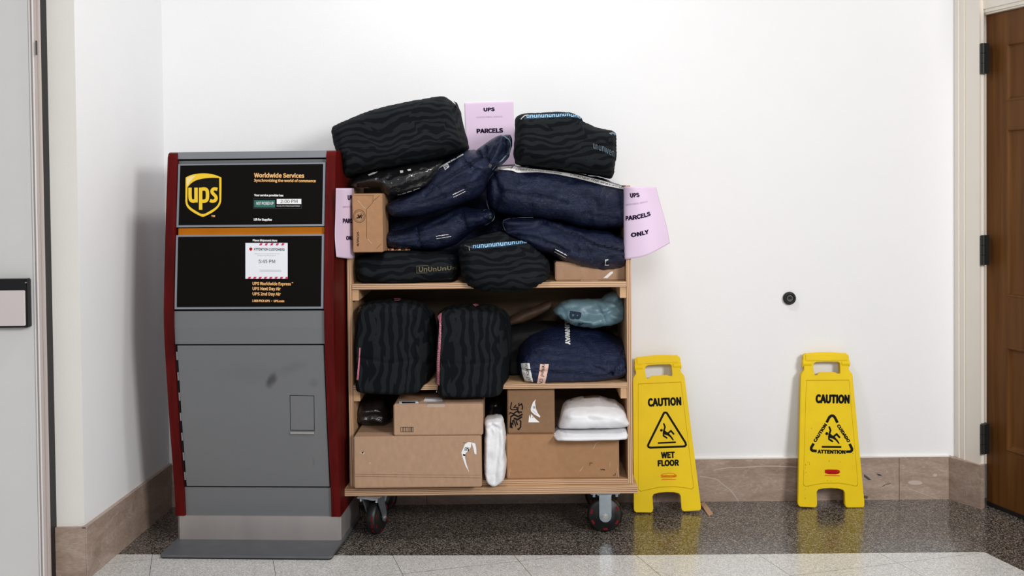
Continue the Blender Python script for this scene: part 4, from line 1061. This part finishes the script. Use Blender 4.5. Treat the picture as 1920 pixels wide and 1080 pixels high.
# striped bag lying left on the upper shelf
t9 = bagthing('striped_bag', 765, 531, -.27, 'flat black tiger-striped bag with dull gold patch on the upper shelf', 'bag', G)
b9 = puff('bag_body', [(667, 482), (680, 476), (715, 474), (722, 468), (765, 468), (800, 471), (845, 470), (858, 476), (859, 505), (858, 526), (835, 530), (800, 531), (778, 536), (745, 537), (715, 533), (680, 531), (669, 515)], -.29, .30, 'zebra_d', t9, r=.05, amp=.007, fr=7, ang=0, fac=.006, ff=7, seed=10, it=1,
          creases=[([(680, 485), (850, 485)], .01, .004)])
s9 = Surf([b9])
decal('webbing_letters', TP('nununun', [(722, 465.5), (770, 466.5)], [(722, 471.5), (770, 471)], .02, .98, .0, 1, bold=.05), s9, 'thread_orange', t9, .003)
decal('woven_patch', stroke([(781.5, 499), (802, 497.5), (802, 499), (856, 498.5), (856, 505), (800, 511.5), (781.5, 512)], .7, True), s9, 'thread_gold', t9, .002)
decal('woven_patch_letters', TP('UnUnUnUn', [(783, 499), (820, 499), (855, 497.5)], [(783, 511.5), (820, 509.5), (855, 506)], .03, .98, .1, .9, bold=.02), s9, 'thread_gold', t9, .003)
# two striped bags on the middle shelf
def standing(label, P, xe, mname, cr_, seed):
    t = bagthing('striped_bag', P[0][0]+60, 730, -.32, label, 'bag', G)
    q = at(xe, 650, -.5)
    b = puff('bag_body', P, -.335, .34, mname, t, r=.028, amp=.005, fr=6, ang=R(85), fac=.006, ff=6, seed=seed, it=1, creases=cr_, dy=lambda x, z: max(0, x-q.x)*2.2, stretch=3)
    return t, b
t10, b10 = standing('left striped bag standing on middle shelf beside cart side board', [(669, 640), (671, 600), (675, 578), (682, 568), (710, 563), (750, 561), (778, 565), (796, 573), (809, 588), (816, 610), (817, 650), (814, 695), (806, 719), (790, 730), (760, 733), (700, 732), (678, 729), (670, 720), (668, 680)], 783, 'zebra_e',
    [([(675, 656), (730, 668), (785, 662)], .006, .006), ([(784, 585), (784, 725)], .006, .008)], 11)
s10 = Surf([b10])
decal('pink_webbing', band([(673.8, 652), (672, 680), (669.8, 712)], [(676, 652), (674.6, 680), (672.5, 712)], 16, 1), s10, 'webbing_pink', t10, .003)
decal('zip_pull', merge(stroke([(672, 586), (678, 576), (674, 577)], 1.0), stroke([(677, 577), (678, 583)], 1.0)), s10, 'zip_metal', t10, .004)
decal('pink_tab', poly([(738, 560), (748, 558.5), (752, 561), (748, 565), (740, 565)]), s10, 'webbing_pink', t10, .003)
t11, b11 = standing('right striped bag on middle shelf with pink lettered webbing down its side', [(818, 640), (820, 600), (823, 584), (834, 577), (860, 573), (900, 571), (925, 574), (944, 582), (955, 596), (959, 620), (959, 665), (957, 705), (950, 726), (936, 737), (900, 740), (845, 739), (826, 736), (820, 722), (818, 680)], 933, 'zebra_f',
    [([(828, 668), (880, 670), (932, 665)], .006, .005), ([(934, 590), (934, 730)], .006, .008)], 12)
s11 = Surf([b11])
wl_ = [(824, 588), (823.5, 625), (819.3, 680), (819.0, 722)]; wr_ = [(831, 586), (827.5, 625), (824.8, 680), (824.6, 722)]
wt = [(821, 592), (825, 604), (824, 625), (820.2, 680), (820.2, 722)]; wb = [(829, 587), (827.8, 606), (827.8, 625), (825.0, 680), (825.2, 722)]
decal('pink_webbing', band(wt, wb, 40, 2), s11, 'webbing_pink', t11, .003)
decal('webbing_letters', TP('nunununununununun', wt, wb, .10, .98, .2, .85, bold=.01), s11, 'thread_pink', t11, .0042)
decal('zip_pull', merge(stroke([(823, 722), (820.5, 731), (818.5, 735)], 1.4, cap=True)), s11, 'zip_metal', t11, .005)
decal('pink_tab', poly([(886, 572), (893, 570.5), (898, 573), (892, 576)]), s11, 'webbing_pink', t11, .003)
# brown paper envelope leaning at the back of the middle shelf
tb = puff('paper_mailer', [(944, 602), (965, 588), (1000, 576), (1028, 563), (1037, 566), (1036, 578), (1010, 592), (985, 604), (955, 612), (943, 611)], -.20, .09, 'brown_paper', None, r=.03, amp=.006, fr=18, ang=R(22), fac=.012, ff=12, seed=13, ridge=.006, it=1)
tag(tb, 'crumpled brown paper mailer in the shadow behind the right striped bag', 'mailer')
tb2 = puff('mailer_stack', [(940, 612), (980, 606), (1030, 600), (1060, 606), (1060, 640), (1000, 700), (962, 716), (942, 716)], -.17, .16, 'poly_dark', None, r=.04, amp=.006, fr=10, seed=14, it=1)
tb2.name = 'black_mailer'; tag(tb2, 'dark mailer behind the navy bag at the back of the middle shelf', 'mailer')
# blue grey mailer with letter
tm = puff('blue_mailer', [(1034, 584), (1046, 572), (1056, 563), (1085, 561), (1112, 561), (1128, 560), (1136, 551), (1150, 547), (1162, 552), (1168, 566), (1174, 580), (1172, 596), (1160, 607), (1135, 612), (1100, 615), (1075, 612), (1055, 602)], -.27, .20, 'poly_blue', None, r=.045, amp=.010, fr=12, ang=R(-10), fac=.036, ff=10, seed=15, ridge=.010, it=1,
          creases=[([(1110, 563), (1132, 600)], .005, .010), ([(1137, 560), (1150, 565), (1160, 556)], .007, .020), ([(1050, 570), (1060, 596)], .005, .006), ([(1130, 585), (1165, 570)], .006, .010), ([(1130, 570), (1165, 590)], .006, .010)])
tag(tm, 'crumpled blue-grey plastic mailer with dark letter B', 'mailer')
sm = Surf([tm])
decal('lettering', merge(T('B', 1078.5, 592, 15, 22, -97, bold=.035), poly([(1083, 607), (1092, 602), (1094, 606), (1088, 609.5), (1082, 611)])), sm, 'webbing_dark', tm, .002)
# navy bag on the middle shelf
def dy5(x, z):
    zr = at(1060, 683, -.4).z; return max(0, z-zr)*1.1
t12 = bagthing('garment_bag', 1075, 719, -.29, 'navy garment bag on the middle shelf with white sideways lettering', 'bag', GN)
b12 = puff('bag_body', [(969, 668), (973, 655), (985, 637), (1000, 625), (1025, 614), (1060, 611), (1100, 612), (1130, 619), (1155, 633), (1172, 645), (1179, 662), (1181, 685), (1177, 699), (1160, 708), (1130, 714), (1080, 719), (1030, 720), (985, 718), (973, 708), (968, 690)], -.295, .30, 'tarp_e', t12, r=.06, amp=.009, fr=10, ang=R(-8), fac=.030, ff=7, seed=16, ridge=.009, it=1, dy=dy5,
           creases=[([(970, 684), (1060, 687), (1130, 694), (1178, 676)], .0035, .018), ([(1000, 662), (1080, 666), (1138, 690)], .005, .012), ([(1140, 692), (1168, 648)], .005, .020), ([(1090, 630), (1120, 655), (1140, 690)], .007, .012), ([(985, 645), (1010, 655)], .007, .010)])
s12 = Surf([b12])
decal('lettering', T('RUNWAY', 1063.8, 622, 50, 9.5, -88, bold=.03), s12, 'white_ink', t12, .002)
L9 = lambda P: [(960+x/18, 670+y/18) for x, y in P]
wa = L9([(595, 205), (640, 480), (725, 860)]); wbb = L9([(315, 205), (350, 500), (450, 830)])
stw = decal('lettered_strap', band(wa, wbb, 14, 6), s12, 'strap_white', t12, .002); stw['label'] = 'white strap with black lettering'
decal('strap_lettering', TP('way you get', wa, wbb, .02, .95, .15, .62, bold=0, shear=.2), s12, 'black_ink', t12, .0032)
wa = L9([(1240, 235), (1190, 540), (1105, 900)]); wbb = L9([(950, 230), (905, 540), (840, 885)])
stw = decal('lettered_strap', band(wa, wbb, 14, 6), s12, 'strap_pink', t12, .002); stw['label'] = 'pink strap with black lettering'
decal('strap_lettering', TP('ressed  Ch', wa, wbb, .02, .95, .30, .75, bold=0, shear=.2), s12, 'black_ink', t12, .0032)
# ---- bottom level soft parcels
tv = puff('white_mailer', [(906, 800), (907, 786), (915, 780), (935, 778), (944, 782), (947, 800), (949, 850), (948, 892), (940, 902), (926, 910), (913, 904), (905, 895), (906, 850)], -.43, .16, 'poly_white', None, r=.018, amp=.005, fr=14, ang=R(88), fac=.020, ff=9, seed=17, ridge=.004, it=1, sp=.007,
          creases=[([(920, 782), (935, 800), (932, 850), (926, 908)], .006, .010), ([(912, 795), (928, 790), (942, 800)], .005, .008)])
tag(tv, 'white plastic mailer standing on edge between the two carton stacks', 'mailer')
tw = puff('white_mailer', [(1046, 795), (1050, 772), (1058, 757), (1080, 750), (1120, 748), (1152, 752), (1166, 760), (1176, 775), (1185, 788), (1180, 797), (1150, 800), (1100, 802), (1060, 802), (1044, 799)], -.36, .24, 'poly_white', None, fz=dD[3]+.02, r=.05, amp=.006, fr=8, fac=.026, ff=6, seed=18, ridge=.005, it=1, dy=lambda x, z: max(0, z-at(1100, 775, -.4).z)*1.5,
          creases=[([(1060, 775), (1140, 772)], .012, .006)])
tag(tw, 'puffy white mailer, upper of two lying on the long carton', 'mailer', 'white mailers on the right carton')
tw2 = puff('white_mailer', [(1034, 818), (1040, 809), (1052, 803), (1090, 803), (1140, 801), (1172, 798), (1177, 803), (1177, 815), (1168, 819), (1100, 821), (1045, 821)], -.38, .26, 'poly_white', None, fz=dD[3]+.001, r=.03, amp=.002, fr=8, seed=19, it=1, sp=.008)
tag(tw2, 'flat white mailer, lower of two directly on the long carton', 'mailer', 'white mailers on the right carton')
td = puff('black_mailer', [(668, 795), (672, 760), (690, 748), (715, 745), (732, 755), (736, 797), (700, 799)], -.28, .16, 'poly_black', None, fz=dA[3]+.001, r=.04, amp=.010, fr=14, fac=.020, ff=9, seed=20, ridge=.008, it=1)
tag(td, 'dark glossy mailer in the shadow on top of the largest carton', 'mailer')
te = puff('black_mailer', [(908, 800), (909, 760), (918, 744), (936, 742), (946, 752), (948, 800), (947, 880), (909, 880)], -.22, .13, 'poly_black', None, r=.03, amp=.008, fr=12, fac=.01, ff=10, seed=21, it=1)
tag(te, 'dark mailer hidden behind the upright white mailer', 'mailer')
filler_bag = puff('garment_bag', [(722, 345), (760, 310), (800, 287), (862, 274), (888, 286), (930, 298), (960, 326), (1050, 335), (1170, 358), (1172, 495), (1040, 505), (900, 505), (800, 500), (725, 480)], -.10, .08, 'tarp_b', None, r=.05, amp=.008, fr=8, seed=22, it=1, sp=.014)  # added dark filler, keeps the gaps between the bags black
tag(filler_bag, 'added navy filler bag darkening the gaps at the back of the upper shelf, behind all others', 'bag', GN)
#@@PAPER
# ================================================================== PINK SHEETS
def sheet(name, rows, label, nu=24, nv=24, group=None):
    """rows of world points (top to bottom); a thin curved sheet interpolated through them"""
    def cr1(P, t):
        n = len(P)-1; s = t*n; i = min(int(s), n-1); f = s-i
        p0 = P[max(i-1, 0)]; p1 = P[i]; p2 = P[i+1]; p3 = P[min(i+2, n)]
        return .5*((2*p1)+(p2-p0)*f+(2*p0-5*p1+4*p2-p3)*f*f+(3*p1-p0-3*p2+p3)*f*f*f)
    def S_(u, v): return cr1([cr1(r, u) for r in rows], v)
    V = [S_(i/nu, j/nv) for j in range(nv+1) for i in range(nu+1)]; Fc = [(j*(nu+1)+i, j*(nu+1)+i+1, (j+1)*(nu+1)+i+1, (j+1)*(nu+1)+i) for j in range(nv) for i in range(nu)]
    o = M(name, V, Fc, 'pink_paper', None, smooth=True, org=S_(.5, 1))
    sd_ = o.modifiers.new('thickness', 'SOLIDIFY'); sd_.thickness = .0004; sd_.offset = 0
    tag(o, label, 'paper sign', group)
    def words(items, m, eps=.0009):
        Vv, Ff = [], []
        for s, u, v, wd, ht, bold in items:
            tv_, tf = text(s, bold); k = len(Vv)
            for x, y, l in tv_:
                uu, vv = u+(x-.5)*wd, v-(y-.5)*ht
                p = S_(min(1, max(0, uu)), min(1, max(0, vv))); a = S_(min(1, uu+.01), vv)-S_(max(0, uu-.01), vv); b = S_(uu, min(1, vv+.01))-S_(uu, max(0, vv-.01))
                n = b.cross(a).normalized()
                Vv.append(p+n*(eps+l*4e-5)*sg)
            Ff += [[i+k for i in f] for f in tf]
        M('lettering', Vv, Ff, m, o)
    a = S_(.6, .5)-S_(.4, .5); b = S_(.5, .6)-S_(.5, .4); n = b.cross(a); sg = 1 if n.dot(CAMLOC-S_(.5, .5)) > 0 else -1
    # letterforms sized as on the printed sheet (fractions of 216 x 279 mm)
    words([('UPS', .5, .145, .215, .062, .035), ('PARCELS', .5, .435, .49, .067, .035), ('ONLY', .5, .675, .30, .062, .035)], 'ink_violet')
    words([('(UNITED PARCEL SERVICE)', .5, .255, .48, .026, .0)], 'faint_ink')
    return o
yw = -.0035
Wp = []
for (l, r_, c) in ((at(871, 193, yw), at(962.5, 190, yw), 0), (at(873.5, 255, yw), at(964, 252, yw), 0), (at(876.5, 313, yw), at(966, 310, yw), 0)):
    m_ = (l+r_)/2; Wp.append([l, m_, r_])
sheet('paper_sign', Wp, 'pink paper sheet taped to the wall above the navy bag end', group='pink paper signs')
Yp = YS-.012
def A(px, py, Y): return at(px, py, Y)
rowsL = []
for (y, xa, xb, xc) in ((353, 629, 641, 661), (400, 628, 642, 660.5), (445, 627, 642, 660), (482, 630, 644, 661)):
    dyb = 3 if y > 480 else 0
    inx = xi0+.0035
    rowsL.append([A(xa+1, y, -.625), A(xb, y+dyb*.6, -.54), A(xc-3, y+dyb, Yp-.004), Vector((inx, Yp+.040, A(xc, y+dyb, Yp).z)), Vector((inx, Yp+.080, A(xc, y+dyb, Yp).z))])
sheet('paper_sign', rowsL, 'pink paper sheet wrapped round the left side board next to drop box', nu=40, group='pink paper signs')
rowsR = []
inr = xi1-.0035
for (y, yb_, xm, xn, xc) in ((350, 351, 1187, 1208, 1230), (396, 381, 1195, 1217, 1238), (441, 420, 1201, 1226, 1249), (487, 456, 1206, 1231, 1256)):
    ya_ = -.455
    rowsR.append([Vector((inr, ya_+.080, A(1176, y, ya_).z)), Vector((inr+.002, ya_+.022, A(1177, y, ya_).z)), A(xm, y*.8+yb_*.2, ya_-.012), A(xn, y*.45+yb_*.55, ya_-.012), A(xc, yb_, ya_+.02)])
sheet('paper_sign', rowsR, 'pink paper sheet flaring out from the right side board of cart', nu=40, group='pink paper signs')
#@@SIGNS
# ================================================================== FLOOR SIGNS
def floor_sign(cx, cy, tilt, lean_top, kind, label):
    q = floor_at(cx, cy); base = Vector((q.x, q.y, 0)); H = .653
    t = thing('wet_floor_sign', base, label, 'floor sign', 'yellow caution signs')
    dyt = -base.y-lean_top; la = math.asin(max(-1, min(1, dyt/H)))
    U = Vector((math.cos(tilt), 0, math.sin(tilt))); Vv = Vector((-math.sin(tilt)*math.cos(la), math.sin(la), math.cos(tilt)*math.cos(la))); N = U.cross(Vv).normalized()
    N = -N if N.y > 0 else N
    lift = .202*.7*abs(math.sin(tilt)); P = base+Vector((0, 0, lift+.0015))
    k = .0007*q.y/q.y
    k = .0007
    def Q(pts): return [(x*k, (998-y)*k) for x, y in pts]
    out = Q([(-140, 128), (-140, 84), (-133, 72), (-90, 65), (-30, 61), (40, 61), (95, 66), (134, 74), (141, 86), (141, 128), (138, 134), (138, 166), (146, 180), (155, 190), (159, 204), (202, 975), (200, 990), (190, 997), (98, 998), (88, 992), (84, 980), (84, 908), (76, 893), (45, 884), (0, 881), (-45, 883), (-76, 889), (-86, 904), (-86, 975), (-90, 990), (-102, 996), (-190, 991), (-200, 982), (-202, 968), (-159, 204), (-155, 192), (-146, 180), (-138, 168), (-138, 134)])
    hole = Q([(-76, 190), (-82, 150), (-78, 130), (-62, 120), (0, 118), (74, 120), (84, 128), (84, 190), (78, 193), (62, 190), (52, 184), (-38, 184), (-50, 190), (-60, 200), (-74, 202)])
    fp = plate('front_panel', out, [hole], P, U, Vv, N, .009, 'yellow_plastic', t, bev=.0018)
    P2 = P-N*.024+U*.003
    plate('back_panel', out, [hole], P2+Vector((0, 0, 0)), U, Vv, N, .009, 'yellow_plastic', t, bev=.0018)
    # raised rim of the printed field
    rim = Q([(-128, 228), (136, 228), (168, 862), (155, 872), (110, 862), (50, 853), (-40, 853), (-110, 864), (-155, 872), (-168, 860)])
    bm = bmesh.new(); n = len(rim)
    def W3(p, h): return P+U*p[0]+Vv*p[1]+N*h
    cen = Vector((0, .3))
    rr = []
    for dlt, h in ((0, 0), (.0012, .0016), (.0028, .0016), (.004, 0)):
        rr.append([bm.verts.new(W3(Vector(p)+(cen-Vector(p)).normalized()*dlt, h)) for p in rim])
    for a, b in zip(rr, rr[1:]):
        for i in range(n): bm.faces.new((a[i], a[(i+1) % n], b[(i+1) % n], b[i]))
    B('field_rim', bm, 'yellow_edge', t)
    # hinge knuckles at the grip corners
    for s in (-1, 1):
        bm = bmesh.new(); c0 = P-N*.012+Vv*((998-128)*k); cyl(bm, c0+U*s*.066, c0+U*s*.100, .016, 18); B('hinge', bm, 'yellow_plastic', t)
    bm = bmesh.new(); c0 = P-N*.012+Vv*((998-92)*k); bmv = []
    box(bm, (-.094, -.016, -.018), (.094, .013, .018), .006, Matrix(((U.x, -N.x, Vv.x, c0.x), (U.y, -N.y, Vv.y, c0.y), (U.z, -N.z, Vv.z, c0.z), (0, 0, 0, 1)))); B('grip', bm, 'yellow_plastic', t)
    return t, Surf([fp])
def man(f, m_, wd):
    g = lambda P: [f(x, y) for x, y in P]
    return merge(stroke(g([(268, 235), (283, 275), (270, 315)]), wd*1.0, cap=True), disc(*f(237, 316), wd*.85, n=16), poly(g([(256, 320), (275, 310), (300, 335), (330, 350), (372, 400), (396, 440), (380, 444), (350, 405), (315, 380), (280, 372), (258, 350)])),
                 stroke(g([(264, 345), (264, 385), (305, 412)]), wd, cap=True), stroke(g([(320, 355), (358, 322), (392, 362)]), wd*1.05, cap=True))
t1s, sf1 = floor_sign(1252, 963, R(2.0), .052, 1, 'yellow wet floor sign leaning on wall beside the loaded cart')
c1 = lambda x, y: (1205+x/6.75, 760+y/6.75)
tri = [c1(*p) for p in smooth_pts([(288, 95), (545, 505), (520, 520), (90, 533), (68, 520)], 0)]
tri = [c1(*p) for p in ((270, 95), (288, 91), (306, 97), (540, 470), (548, 500), (535, 517), (510, 521), (95, 535), (75, 528), (67, 510), (75, 488))]
decal('pictogram', merge(stroke(tri, 26/6.75, True), man(c1, None, 20/6.75), stroke([c1(192, 478), c1(420, 466)], 20/6.75)), sf1, 'black_ink', t1s)
decal('lettering', merge(T('CAUTION', 1246, 753.5, 63, 16.5, 2.5, bold=.035), T('WET', 1252.3, 853, 26, 12, 2, bold=.035), T('FLOOR', 1253, 868, 40, 12.5, 2, bold=.035)), sf1, 'black_ink', t1s)
decal('maker_mark', merge(stroke([c1(*p) for p in ((232, 880), (260, 868), (330, 862), (400, 866), (430, 890), (405, 908), (330, 915), (260, 918), (235, 910))], .9, True), stroke([c1(236, 942), c1(420, 938)], 1.0), T('Rubbermaid', *c1(333, 892), 27, 4.0, 1, bold=.03)), sf1, 'orange_ink', t1s)
t2s, sf2 = floor_sign(1559, 953, R(-.3), .046, 2, 'dirtier yellow caution sign standing alone against the marble baseboard')
c2 = lambda x, y: (1505+x/7.2, 760+y/7.2)
def g2(P): return [c2(*p) for p in P]
c2m = lambda x, y: c2(x+ (x-237)*.10+88, y*1.08+40)
decal('pictogram', merge(stroke(g2([(322, 232), (360, 160), (380, 143), (397, 139), (415, 143), (432, 160), (470, 235)]), 36/7.2), stroke(g2([(148, 515), (115, 570), (115, 595), (132, 612), (190, 617)]), 36/7.2), stroke(g2([(633, 520), (665, 585), (663, 608), (645, 624), (586, 626)]), 36/7.2), stroke(g2([(258, 560), (522, 562)]), 26/7.2),
                         man(c2m, None, 24/7.2)), sf2, 'black_ink', t2s)
decal('lettering', merge(T('CAUTION', 1561, 748, 64, 17.5, -.8, bold=.04), T('CAUTION', *c2(236, 372), 40, 6.4, 57, bold=.04), T('CUIDADO', *c2(551, 378), 39, 6.4, -57, bold=.04), T('ATTENTION', *c2(388, 627), 53, 7.6, -.8, bold=.04)), sf2, 'black_ink', t2s)
decal('maker_mark', poly(g2([(297, 890), (300, 872), (340, 865), (460, 868), (500, 880), (502, 905), (480, 925), (440, 932), (350, 930), (302, 915)])), sf2, 'red_ink', t2s)
decal('maker_underline', stroke(g2([(298, 945), (500, 950)]), 1.6), sf2, 'orange_ink', t2s)
random.seed(9); dts = [disc(1521.5, 803.5, .8, n=8), disc(1599, 850, .8, n=8)]
for _ in range(26):
    x = random.choice([random.uniform(1509, 1518), random.uniform(1540, 1590), random.uniform(1507, 1512)]); y = random.uniform(862, 938)
    dts.append(disc(x, y, random.uniform(.25, .7), random.uniform(.3, 1.2), 8))
mat('dirt', (.30, .20, .02), .8)
decal('dirt_specks', merge(*dts), sf2, 'dirt', t2s, .0006)
# wooden shim on the floor
a_ = [floor_at(*p) for p in ((1313.5, 948), (1321, 944.5), (1337, 964), (1329, 968.5))]
bm = bmesh.new(); lo = [bm.verts.new(p) for p in a_]; hi = [bm.verts.new(p+Vector((0, 0, h))) for p, h in zip(a_, (.009, .009, .003, .003))]
bm.faces.new(lo); bm.faces.new(hi)
for i in range(4): bm.faces.new((lo[i], lo[(i+1) % 4], hi[(i+1) % 4], hi[i]))
ce = sum(a_, Vector())/4
tag(B('wooden_shim', bm, 'shim_wood', None, org=ce), 'small tan wooden wedge lying on dark terrazzo by sign', 'wedge')
